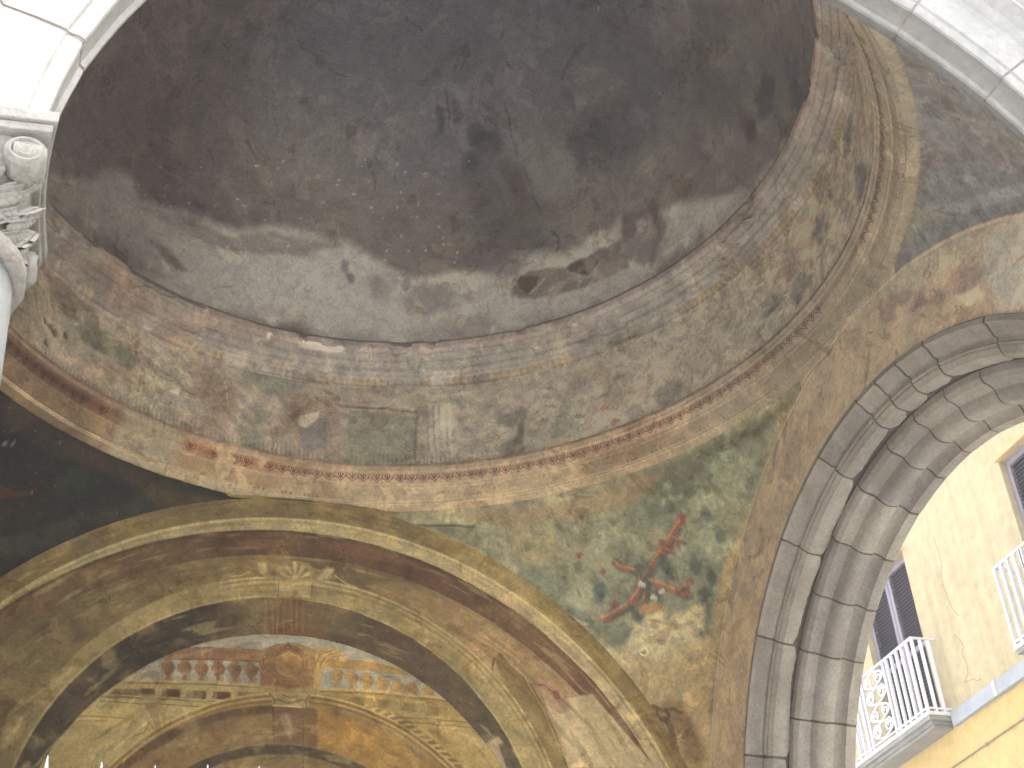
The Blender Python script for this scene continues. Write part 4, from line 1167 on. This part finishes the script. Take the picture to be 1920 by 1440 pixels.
# joints of the inner order are placed where they show on the soffit
def inner_angle(px):
    X = on_plane([px], 0, W + .13)[0]; return math.degrees(math.atan2(X[2], X[1] - RY))
ij_px = [(1440, 1413 + 60), (1530, 1352), (1567, 1240), (1580, 1133), (1610, 1030), (1660, 945), (1715, 888), (1765, 848), (1818, 818), (1880, 800)]
ij_mid = sorted(inner_angle(q) for q in ij_px[1:])
ij = [0, 9] + [a for a in ij_mid] + [ij_mid[-1] + k for k in (11, 22, 34, 46, 58)]
ij = [a for a in ij if a < 172] + [180]
for k, (a, b) in enumerate(zip(oj[:-1], oj[1:])):
    v, f = voussoir(outer_prof, D(a) + gap, D(b) - gap, RY, 0, 60 + k, max(4, int((b - a) / 1.6)))
    sharpen(mesh_np('arch_stone', v, f, M['piperno'], side, None, True))
for k, (a, b) in enumerate(zip(ij[:-1], ij[1:])):
    v, f = voussoir(inner_prof, D(a) + gap, D(b) - gap, RY, 0, 90 + k, max(4, int((b - a) / 1.6)))
    sharpen(mesh_np('soffit_stone', v, f, M['piperno'], side, None, True))
for sgn in (1, -1):
    for k, (z0, z1) in enumerate(((-.26, -.004), (-.56, -.268), (-.85, -.567), (-1.16, -.857), (-Z0, -1.167))):
        v, f = jamb_block(outer_prof, z0, z1, RY, sgn, 0, 130 + k); sharpen(mesh_np('jamb_stone', v, f, M['piperno'], side, None, True))
        v, f = jamb_block(inner_prof, z0 - .0, z1, RY, sgn, 0, 140 + k); sharpen(mesh_np('jamb_stone', v, f, M['piperno'], side, None, True))
def inset(prof, d):
    P = np.array(prof, float); n = len(P); out = []
    c = P.mean(0)
    for k in range(n):
        t = P[(k + 1) % n] - P[k - 1]; nn = np.array([-t[1], t[0]]); nn /= np.linalg.norm(nn) + 1e-9
        if nn @ (np.array([W + .12, .86]) - P[k]) < 0: nn = -nn
        out.append(tuple(P[k] + nn * d))
    return out
for prf in (outer_prof, inner_prof):
    jp = inset(prf, .0017)
    v, f = voussoir(jp, 0, math.pi, RY, 0, 7, 90, .0005); mesh_np('mortar', v, f, M['joint'], side, None, True)
    for sgn in (1, -1):
        v, f = jamb_block(jp, -Z0, 0, RY, sgn, 0, 9); mesh_np('mortar', v, f, M['joint'], side, None, True)
# ------------------------------------------------------------------ front arch of white marble
front = thing('arched_wall', (0, -W - .1, -Z0), 'sunlit white marble front arch framing the view from outside', 'arched wall')
fy = -W
fprof = [(fy - .004, .765), (fy - .008, .752), (fy - .020, .745), (fy - .030, .725), (fy - .050, .700), (fy - .062, .674), (fy - .0735, .655), (fy - .0745, .6495), (fy - .082, .645), (fy - .086, .6415), (fy - .090, .6415), (fy - .093, .646), (fy - .1175, .6455), (fy - .1215, .6435), (fy - .1245, .6445), (fy - .1265, .649), (fy - .1265, .660), (fy - .129, .662), (fy - .131, .690), (fy - .1305, .722), (fy - .133, .7245), (fy - .1355, .728), (fy - .1375, .740), (fy - .142, .744), (fy - .148, .752), (fy - .152, .758), (fy - .152, .763), (fy - .145, .7665), (fy - .128, .767), (fy - .02, .767)]
fj = [2, 17, 30, 42.6, 55.3, 68, 80.5, 93, 105.5, 118, 129, 139, 151.5, 163.6, 178]
FZ = -.0141
for k, (a, b) in enumerate(zip(fj[:-1], fj[1:])):
    v, f = voussoir(fprof, D(a) + .0022, D(b) - .0022, 0, 1, 160 + k, max(5, int((b - a) / 1.6)), .0014, FZ)
    sharpen(mesh_np('arch_stone', v, f, M['marble'], front, None, True))
fq = []
P_ = np.array(fprof)
for k in range(len(P_)):
    t = P_[(k + 1) % len(P_)] - P_[k - 1]; nn = np.array([-t[1], t[0]]); nn /= np.linalg.norm(nn) + 1e-9
    if nn @ (np.array([fy - .06, .80]) - P_[k]) < 0: nn = -nn
    fq.append(tuple(P_[k] + nn * .0022))
v, f = voussoir(fq, D(1), D(179), 0, 1, 3, 90, .0003, FZ); mesh_np('mortar', v, f, M['marble_joint'], front, None, True)
v, f = arch_plate(0, .765, -.02, 1.16, -W - .2, W + .2, fy - .130, fy + .004, 1)
MB().add(v, f).build('wall', M['marble'], front)
MB().box((-W - .2, fy - .130, -Z0), (-.765, fy + .004, -.02)).box((.765, fy - .130, -Z0), (W + .2, fy + .004, -.02)).build('pier', M['marble'], front)
# ashlar courses of the front wall round the arch
random.seed(3)
for r0, r1, offs in ((.770, .905, 6), (.908, 1.05, 12)):
    a = 6 + offs
    while a < 172:
        b = a + 13 + random.random() * 3
        v, f = voussoir([(fy - .120, r0), (fy - .134, r0 + .002), (fy - .1345, r1 - .002), (fy - .120, r1)], D(a) + .002, D(min(b, 174)) - .002, 0, 1, 200 + int(a), 6, .001, FZ)
        mesh_np('facing_stone', v, f, M['marble'], front, None, True); a = b

# roof slab so that no light falls in from above, with the dome's outside
roof = thing('roof', (0, 0, 1.16), 'flat roof over the vaulted bay, hidden above the dome', 'roof')
n = 64; v = []; f = []
for k in range(n):
    t = 2 * math.pi * k / n; c, s_ = math.cos(t), math.sin(t); q = (W + .2) / max(abs(c), abs(s_))
    v += [(OX + 1.05 * c, OY + 1.05 * s_, 1.161), (q * c, q * s_, 1.161)]
for k in range(n): f.append((2 * k, 2 * k + 1, (2 * k + 3) % (2 * n), (2 * k + 2) % (2 * n)))
MB().add(v, f).build('roof_slab', M['plaster'], roof)
MB().lathe([(1.05, 1.155), (1.05, 1.52), (1.0, 1.53)] + [(.99 * math.cos(t), 1.53 + .99 * math.sin(t)) for t in np.linspace(.05, 1.55, 12)], (OX, OY), 64, False).build('outer_dome', M['plaster'], roof, True)

# ------------------------------------------------------------------ columns with composite capitals
def cap_pt(ang, z, off):
    """point on the capital body: round at the necking, flaring to a softened square under the abacus"""
    t = np.clip((z + .086) / .092, 0, 1)
    rb = .0735 + .004 * t
    sq = .079 / np.maximum(np.abs(np.cos(ang)), np.abs(np.sin(ang)))
    r = rb + (np.minimum(sq, .101) - rb) * t ** 2.2 + off
    return np.stack([r * np.cos(ang), r * np.sin(ang), z], -1)

def frond(a0, lean, z0, z1, half, teeth, lift, seed):
    """one carved acanthus frond: raised midrib, toothed edge, veins; follows the body at a slant"""
    nt, ns = 54, 17
    t, c = np.meshgrid(np.linspace(0, 1, nt), np.linspace(-1, 1, ns), indexing='ij'); t = t.ravel(); c = c.ravel()
    tooth = (t * teeth) % 1.0
    w = half * (.55 + .45 * np.sin(math.pi * np.clip(.15 + .8 * t, 0, 1))) * (.74 + .26 * np.abs(np.sin(math.pi * t * teeth)) ** .6) * np.where(t > .9, 1 - (t - .9) * 6, 1)
    ang = a0 + lean * t + c * w / .08
    z = z0 + (z1 - z0) * t - .006 * np.abs(c) ** 1.3
    h = lift * (1 - np.abs(c) ** 2.5) + .0022 * np.exp(-(c / .13) ** 2) - .0016 * np.exp(-((np.abs(c) - .28) / .12) ** 2)
    h += .0016 * np.sin((t * teeth - np.abs(c) * .55) * 2 * math.pi) * np.clip(np.abs(c) * 1.6, 0, 1)
    h += .004 * np.clip(t - .82, 0, 1) * 4 * (1 - np.abs(c) * .5)
    h = np.where(np.abs(c) > .97, -.004, h)
    P = cap_pt(ang, z, h)
    P += (np.stack([fbm(P, 160, 3, seed), fbm(P, 160, 3, seed + 1), fbm(P, 160, 3, seed + 2)], 1) - .5) * .0012
    return P, grid_faces(nt, ns)


def make_column(cx, cy, label):
    col = thing('column', (cx, cy, -Z0), label, 'column', 'columns carrying the front arch')
    loc = (cx, cy, -Z0)
    # shaft with slight entasis, base below
    prof = [(.088, -Z0 + .11), (.090, -1.1), (.089, -.7), (.084, -.35), (.0765, -.115), (.076, -.104)]
    MB().lathe(prof, (cx, cy), 64).build('shaft', M['column'], col, True)
    MB().lathe([(.12, -Z0 + .0), (.12, -Z0 + .05), (.122, -Z0 + .055), (.125, -Z0 + .068), (.12, -Z0 + .082), (.100, -Z0 + .09), (.104, -Z0 + .1), (.098, -Z0 + .112)], (cx, cy), 48).build('base', M['marble'], col, True)
    tor = [(.074, -.104), (.079, -.1035), (.0835, -.1005), (.0855, -.0955), (.0853, -.090), (.0835, -.0855), (.080, -.083), (.074, -.0825)]
    n = 96; P = densify(tor, .0022); v = []
    for k in range(n):
        t = 2 * math.pi * k / n
        for (r, z) in P: v.append((cx + r * math.cos(t), cy + r * math.sin(t), z))
    v = np.array(v); dv = v - np.array([cx, cy, 0]); dv[:, 2] = 0; dv /= np.linalg.norm(dv, axis=1)[:, None]
    v += dv * ((fbm(v * np.array([1, 1, .3]), 130, 3, 2) - .5) * .004)[:, None]
    mesh_np('necking_ring', v, grid_faces(n, len(P), True), M['capital'], col)
    aa, zz_ = [q.ravel() for q in np.meshgrid(np.linspace(0, 2 * math.pi, 144, endpoint=False), np.linspace(-.086, .0025, 14), indexing='ij')]
    cap = mesh_np('capital', cap_pt(aa, zz_, -.0015) + np.array([cx, cy, 0]), grid_faces(144, 14, True), M['capital'], col)
    ab = MB()
    q = .0905
    for (z0, z1, e) in ((.003, .0115, .0), (.0125, .024, .0035)):
        # abacus with slightly hollow sides
        pts = []
        for a in range(4):
            c0 = np.array([[1, -1], [1, 1], [-1, 1], [-1, -1]][a]) * (q + e); c1 = np.array([[1, 1], [-1, 1], [-1, -1], [1, -1]][a]) * (q + e)
            nrm = (c0 + c1) / 2; nrm /= np.linalg.norm(nrm)
            for t in np.linspace(0.0, .92, 10): pts.append(c0 + (c1 - c0) * t - nrm * .006 * math.sin(math.pi * t))
        m_ = len(pts)
        vv = [(cx + x, cy + y, z0) for x, y in pts] + [(cx + x * 1.0, cy + y * 1.0, z1) for x, y in pts]
        ab.add(vv, [tuple(range(m_))[::-1], tuple(range(m_, 2 * m_))] + [(k, (k + 1) % m_, m_ + (k + 1) % m_, m_ + k) for k in range(m_)])
    ab.build('abacus', M['capital'], col, False, None, .0012)
    cc = np.array([cx, cy, 0])
    for row, (n_, z0, z1, hf, lf_, ln) in enumerate(((18, -.085, -.046, .0120, .0040, .50), (16, -.070, -.024, .0125, .0070, .52), (16, -.052, -.004, .0115, .0092, .50))):
        for k in range(n_):
            P, F = frond(2 * math.pi * (k + .37 * row) / n_, ln, z0, z1, hf, 6, lf_, 300 + 20 * row + k)
            mesh_np('leaf', P + cc, F, M['capital'], cap)
    for sx in (1, -1):
        for sy in (1, -1):
            vb = MB(); R = .0172; nn = 36
            for face in (0, 1):
                def pt(a, b, d):
                    return (cx + sx * (.0715 + a), cy + sy * (.0735 + d), -.0185 + b) if face == 0 else (cx + sx * (.0735 + d), cy + sy * (.0715 + a), -.0185 + b)
                v = []; f = []
                rings = ((0, .0150), (.14, .0150), (.18, .0110), (.30, .0105), (.36, .0146), (.46, .0146), (.52, .0105), (.64, .0105), (.70, .0144), (.84, .0144), (.88, .0110), (1.0, .0118), (1.02, .008), (1.0, -.012))
                for (rf, d) in rings:
                    for k in range(nn):
                        t = 2 * math.pi * k / nn
                        v.append(pt(R * rf * math.cos(t) * 1.0, R * rf * math.sin(t) * .92, d))
                for a in range(len(rings) - 1):
                    for k in range(nn): f.append((a * nn + k, a * nn + (k + 1) % nn, (a + 1) * nn + (k + 1) % nn, (a + 1) * nn + k))
                vb.add(v, f)
            vb.build('volute', M['capital'], cap, True)
    return col
M['column'] = mat_stone('veined_white_column_marble', (.20, .207, .198), (.27, .275, .262), (.12, .125, .12), 1.6, 0.12, 0.45, False, 0.5)
make_column(-.7195, -1.122, 'pale marble column with carved composite capital under the left foot of the white arch')
make_column(.7195, -1.122, 'marble column carrying the right foot of the white front arch')

# ------------------------------------------------------------------ yellow building across the street
BXX = 3.2
M['yellow'] = mat_stone('pale_yellow_render', (.41, .335, .192), (.445, .37, .22), (.385, .29, .15), 0.25, 0.08, 0.9, False, 0.5)
for key in ('yellow',):
    nt = M[key].node_tree; b_ = nt.nodes['Principled BSDF']
    lk = b_.inputs['Base Color'].links[0]; src = lk.from_socket
    co = N(nt, 'ShaderNodeNewGeometry').outputs['Position']; mp = N(nt, 'ShaderNodeMapping'); mp.inputs['Scale'].default_value = (1, 5, .35); nt.links.new(co, mp.inputs[0])
    st_ = ramp(nt, noise(nt, 1.2, 6, .65, mp.outputs[0]), .45, .75, (1.0, 1.0, 1.0, 1), (.84, .80, .72, 1))
    nt.links.new(mixc(nt, 1.0, src, st_, 'MULTIPLY'), b_.inputs['Base Color'])
M['lilac'] = mat_plain('lilac_grey_painted_wood', (.22, .19, .215), .55, .1, 6)
M['slat'] = mat_plain('mauve_brown_shutter_slats', (.065, .048, .056), .6, .15, 6)
M['iron_white'] = mat_plain('white_painted_iron', (.60, .59, .59), .45, .06, 20)
M['slab'] = mat_plain('grey_stone_slab', (.24, .23, .205), .85, .15, 5)
M['slab_top'] = mat_plain('white_slab_edge', (.55, .54, .5), .8, .1, 5)
M['course'] = mat_plain('blue_grey_string_course', (.30, .315, .315), .8, .12, 3)
M['tan'] = mat_plain('ochre_lintel_paint', (.55, .36, .16), .8, .12, 6)
M['dark'] = mat_plain('dark_room_behind_shutter', (.03, .028, .03), .9, .2, 4)
M['wire'] = mat_plain('brown_cable_sheath', (.22, .17, .12), .7, .2, 20)
M['crackm'] = mat_plain('dark_crack_in_render', (.30, .22, .13), .95, .2, 20)
bld = thing('building', (BXX, 2.5, -Z0), 'pale yellow rendered house with louvred shutters and white balconies beyond the stone arch', 'house')
wins = [(2.925, 3.355), (1.69, 2.118), (4.16, 4.59), (.46, .89)]
zw0, zw1 = 1.425, 2.262
ys = [-2.5] + sorted(sum([[a, b] for a, b in wins], [])) + [7.0]
wb = MB()
def wallbox(y0, y1, z0, z1): wb.box((BXX, y0, z0), (BXX + .25, y1, z1))
wallbox(-2.5, 7.0, zw1, 2.62)
wallbox(-2.5, 7.0, 2.62, 4.3)
srt = sorted(wins); prev = -2.5
for a, b in srt: wallbox(prev, a, 1.355, zw1); prev = b
wallbox(prev, 7.0, 1.355, zw1)
for a, b in srt: wallbox(a, b, 1.355, zw0)
wb.build('wall', M['yellow'], bld)
M['yellow_low'] = mat_stone('deeper_yellow_render', (.48, .33, .125), (.51, .365, .15), (.46, .31, .11), 0.3, 0.08, 0.9, False, 0.5)
MB().box((BXX, -2.5, -Z0), (BXX + .25, 7.0, 1.3549)).build('lower_wall', M['yellow_low'], bld)
MB().box((BXX - .04, -2.6, 4.3), (BXX + .5, 7.1, 4.36)).build('roof_edge', M['slab'], bld)
edges = [-2.5]; 
for (a, b) in sorted([(1.60, 2.20), (2.84, 3.48), (.38, .98), (4.08, 4.68)]): edges += [a - .001, b + .001]
edges.append(7.0)
for i in range(0, len(edges), 2): MB().box((BXX - .022, edges[i], 1.357), (BXX - .0005, edges[i + 1], 1.418)).build('string_course', M['course'], bld)
MB().box((BXX - .026, 2.50, 1.3565), (BXX - .0215, 2.518, 1.4185)).build('course_clip', M['slab_top'], bld)
slat_me = None
for wi, (a, b) in enumerate(wins):
    sh = MB(); f_ = .022; x0, x1 = BXX + .030, BXX + .048
    mid_ = (a + b) / 2
    for (l0, l1) in ((a + .004, mid_ - .002), (mid_ + .002, b - .004)):
        sh.box((x0, l0, zw0 + .003), (x1, l0 + f_, zw1 - .004)).box((x0, l1 - f_, zw0 + .003), (x1, l1, zw1 - .004))
        sh.box((x0, l0 + f_, zw0 + .003), (x1, l1 - f_, zw0 + .03)).box((x0, l0 + f_, zw1 - .03), (x1, l1 - f_, zw1 - .004)).box((x0, l0 + f_, 1.80), (x1, l1 - f_, 1.825))
    so = sh.build('shutter', M['lilac'], bld, False, (BXX, mid_, zw0))
    MB().box((BXX + .07, a + .0002, zw0 + .0005), (BXX + .08, b - .0002, zw1 - .0005)).build('dark_opening', M['dark'], bld)
    if slat_me is None:
        L_ = (mid_ - a) - .006 - 2 * f_
        s0 = MB(); s0.v = []; 
        t_ = .0020; d_ = .0085; h_ = .0062
        vv = [(-d_, 0, -h_ - t_), (d_, 0, h_ - t_), (d_, 0, h_ + t_), (-d_, 0, -h_ + t_)]
        s0.add([(x, 0, z) for x, _, z in vv] + [(x, L_, z) for x, _, z in vv], [(0, 1, 2, 3), (7, 6, 5, 4), (0, 4, 5, 1), (1, 5, 6, 2), (2, 6, 7, 3), (3, 7, 4, 0)])
        slat_me = bpy.data.meshes.new('slat'); slat_me.from_pydata([tuple(np.array(q) * S) for q in s0.v], [], s0.f); slat_me.materials.append(M['slat'])
    if wi > 1: nsl = 20
    else: nsl = 46
    base = LOC[so.name]
    for l0 in (a + .004 + f_, mid_ + .002 + f_):
        for (s0_, s1_) in ((zw0 + .036, 1.797), (1.83, zw1 - .036)):
            ns_ = int((s1_ - s0_) / .0178 * (1 if wi < 2 else .5))
            for k in range(ns_ + 1):
                o = bpy.data.objects.new('slat', slat_me); COL.objects.link(o); o.parent = so
                o.location = Vector(T((BXX + .039, l0, s0_ + (s1_ - s0_) * k / ns_)) - base)
    MB().box((BXX - .016, a - .012, zw1 + .0005), (BXX - .0004, b + .012, zw1 + .012)).build('lintel', M['tan'], bld)
# cracks and cable on the render
def on_wall(px, d=.0): return on_plane(px, 0, BXX - d)
for pts in ([(1750, 1005), (1758, 1030), (1766, 1058), (1765, 1085), (1776, 1120), (1785, 1140), (1798, 1155)], [(1790, 1190), (1800, 1200), (1808, 1212), (1803, 1225), (1812, 1245), (1815, 1262), (1808, 1280)], [(1808, 1280), (1822, 1274), (1840, 1273)]):
    P = on_wall(pts, .0002)
    Q = []
    for a, b in zip(P[:-1], P[1:]):
        for t in np.linspace(0, 1, 5)[:-1]: Q.append(a + (b - a) * t + rng.normal(size=3) * np.array([0, .002, .002]))
    Q.append(P[-1]); MB().tube(Q, .0014, 5).build('crack', M['crackm'], bld)
P = on_wall([(1700, 1500), (1782, 1442), (1850, 1395), (1920, 1347), (2000, 1290)], .006)
MB().tube(P, .0035, 6).build('cable', M['wire'], bld)
for k in range(1, 4): MB().box(tuple(P[k] - [.006, .004, .006]), tuple(P[k] + [.006, .004, .006])).build('cable_clip', M['slab'], bld)

def make_balcony(y0, y1, scroll=(3.10, 3.31), far=False):
    bal = MB()
    X1 = 3.07
    bal.box((X1, y0, 1.406), (BXX - .0005, y1, 1.4215))
    bo = bal.build('balcony', M['slab_top'], bld, False, (BXX, (y0 + y1) / 2, 1.40))
    MB().box((X1 + .006, y0 + .006, 1.388), (BXX - .001, y1 - .006, 1.4057)).build('slab_moulding', M['slab'], bo)
    MB().box((X1 + .022, y0 + .02, 1.372), (BXX - .001, y1 - .02, 1.3877)).build('slab_moulding', M['slab'], bo)
    MB().box((X1 + .034, y0 + .03, 1.358), (BXX - .001, y1 - .03, 1.3717)).build('slab_moulding', M['slab'], bo)
    zt = 1.768; xr = X1 + .008; ya, yb = y0 + .010, y1 - .010
    rl = MB().box((xr - .006, ya - .006, zt - .004), (xr + .006, yb + .006, zt + .006)).box((xr + .005, ya - .0055, zt - .0035), (BXX, ya + .006, zt + .006)).box((xr + .005, yb - .0055, zt - .0035), (BXX, yb + .006, zt + .006))
    rl.build('handrail', M['iron_white'], bo, False, None, .001)
    MB().box((xr - .005, ya - .005, 1.434), (xr + .005, yb + .005, 1.442)).box((xr + .004, ya - .005, 1.434), (BXX, ya + .005, 1.442)).box((xr + .004, yb - .005, 1.434), (BXX, yb + .005, 1.442)).build('lower_rail', M['iron_white'], bo)
    sp = .0415
    y = ya
    def bar(x, y_):
        MB().box((x - .006, y_ - .006, 1.4225), (x + .006, y_ + .006, zt - .004)).build('railing_bar', M['iron_white'], bo)
    while y <= yb + 1e-6:
        if not (scroll and scroll[0] < y < scroll[1]): bar(xr, y)
        y += .0445
    for yy in (ya, yb):
        for x in (xr + .042, xr + .084): bar(x, yy)
    if scroll:
        yc = (scroll[0] + scroll[1]) / 2; hw = (scroll[1] - scroll[0]) / 2
        for yy in (scroll[0] + .004, scroll[1] - .004): bar(xr, yy)
        # scrolled panel: an undulating stem with a spiral in every bend
        zb_, zt_ = 1.443, zt - .005; nb = 4; hh = (zt_ - zb_) / nb
        for sy in (1, -1):
            pts = [(xr, yc + sy * hw * .80 * math.sin(math.pi * (z - zb_) / hh), z) for z in np.linspace(zb_, zt_, 40)]
            MB().tube(pts, .0050, 6).build('scroll', M['iron_white'], bo, True)
            for k in range(nb):
                sg = sy * (1 if k % 2 == 0 else -1)
                cy_, cz_ = yc + sg * hw * .50, zb_ + (k + .5) * hh + .006
                if sg * sy < 0: cz_ -= .012
                R = hh * .42; pts = []
                for t in np.linspace(0, 1, 30):
                    a = (0 if sg > 0 else math.pi) + sg * 2 * math.pi * 1.6 * t; r_ = R * (1 - .82 * t)
                    pts.append((xr - .001 * sy, cy_ + r_ * math.cos(a) * .95 - sg * .006, cz_ + r_ * math.sin(a)))
                MB().tube(pts, .0048, 6).build('scroll', M['iron_white'], bo, True)
    return bo
make_balcony(2.84, 3.48)
make_balcony(1.60, 2.20, (1.80, 2.01))

# ------------------------------------------------------------------ iron gate at the bottom of the front arch
gate = thing('gate', (0, -1.168, -Z0 + .056), 'pale iron gate across the front arch, only its row of spear tips showing', 'gate')
gy = -1.168
x = -.566 - .0355 * 1
gm = mat_plain('pale_blue_grey_iron', (.26, .29, .32), .4, .1, 30)
while x < .62:
    z_ = -.5278 + .002 * math.sin(x * 40)
    MB().tube([(x, gy, -Z0 + .07), (x, gy, z_ - .045)], .0042, 8).build('gate_bar', gm, gate, True)
    MB().lathe([(.0040, z_ - .045), (.0055, z_ - .041), (.0032, z_ - .036), (.0042, z_ - .028), (.0032, z_ - .018), (.0014, z_ - .008), (.0003, z_)], (x, gy), 10).build('spearhead', gm, gate, True)
    x += .0355
MB().box((-.635, gy - .006, -.63), (.635, gy + .006, -.618)).build('rail', gm, gate)
MB().box((-.635, gy - .006, -1.38), (.635, gy + .006, -1.367)).build('rail', gm, gate)

# ------------------------------------------------------------------ loose thread hanging in the vault
P = on_plane([(1100, -260), (1108, -120), (1117, 0), (1122, 7), (1122, 20)], 1, .2)
th_ = MB().tube(P, .0016, 5).build('hanging_thread', M['iron_white'], None, True, tuple(P[-1]))
meta(th_, 'short white thread hanging down from the dark top of the dome', 'thread')

# ------------------------------------------------------------------ thin bright haze volume added to stand in for milky lens glare
hz = MB().box((-62, -62, -Z0 - .6), (62, 62, 4.5)).build('glare_haze', None); hz['kind'] = 'stuff'
hm = bpy.data.materials.new('glare_haze_air'); hm.use_nodes = True; hm.node_tree.nodes.clear()
ho = hm.node_tree.nodes.new('ShaderNodeOutputMaterial'); hv = hm.node_tree.nodes.new('ShaderNodeVolumePrincipled')
hv.inputs['Density'].default_value = 0.0045; hv.inputs['Color'].default_value = (.96, .97, 1, 1)
hm.node_tree.links.new(hv.outputs[0], ho.inputs['Volume']); hz.data.materials.append(hm)
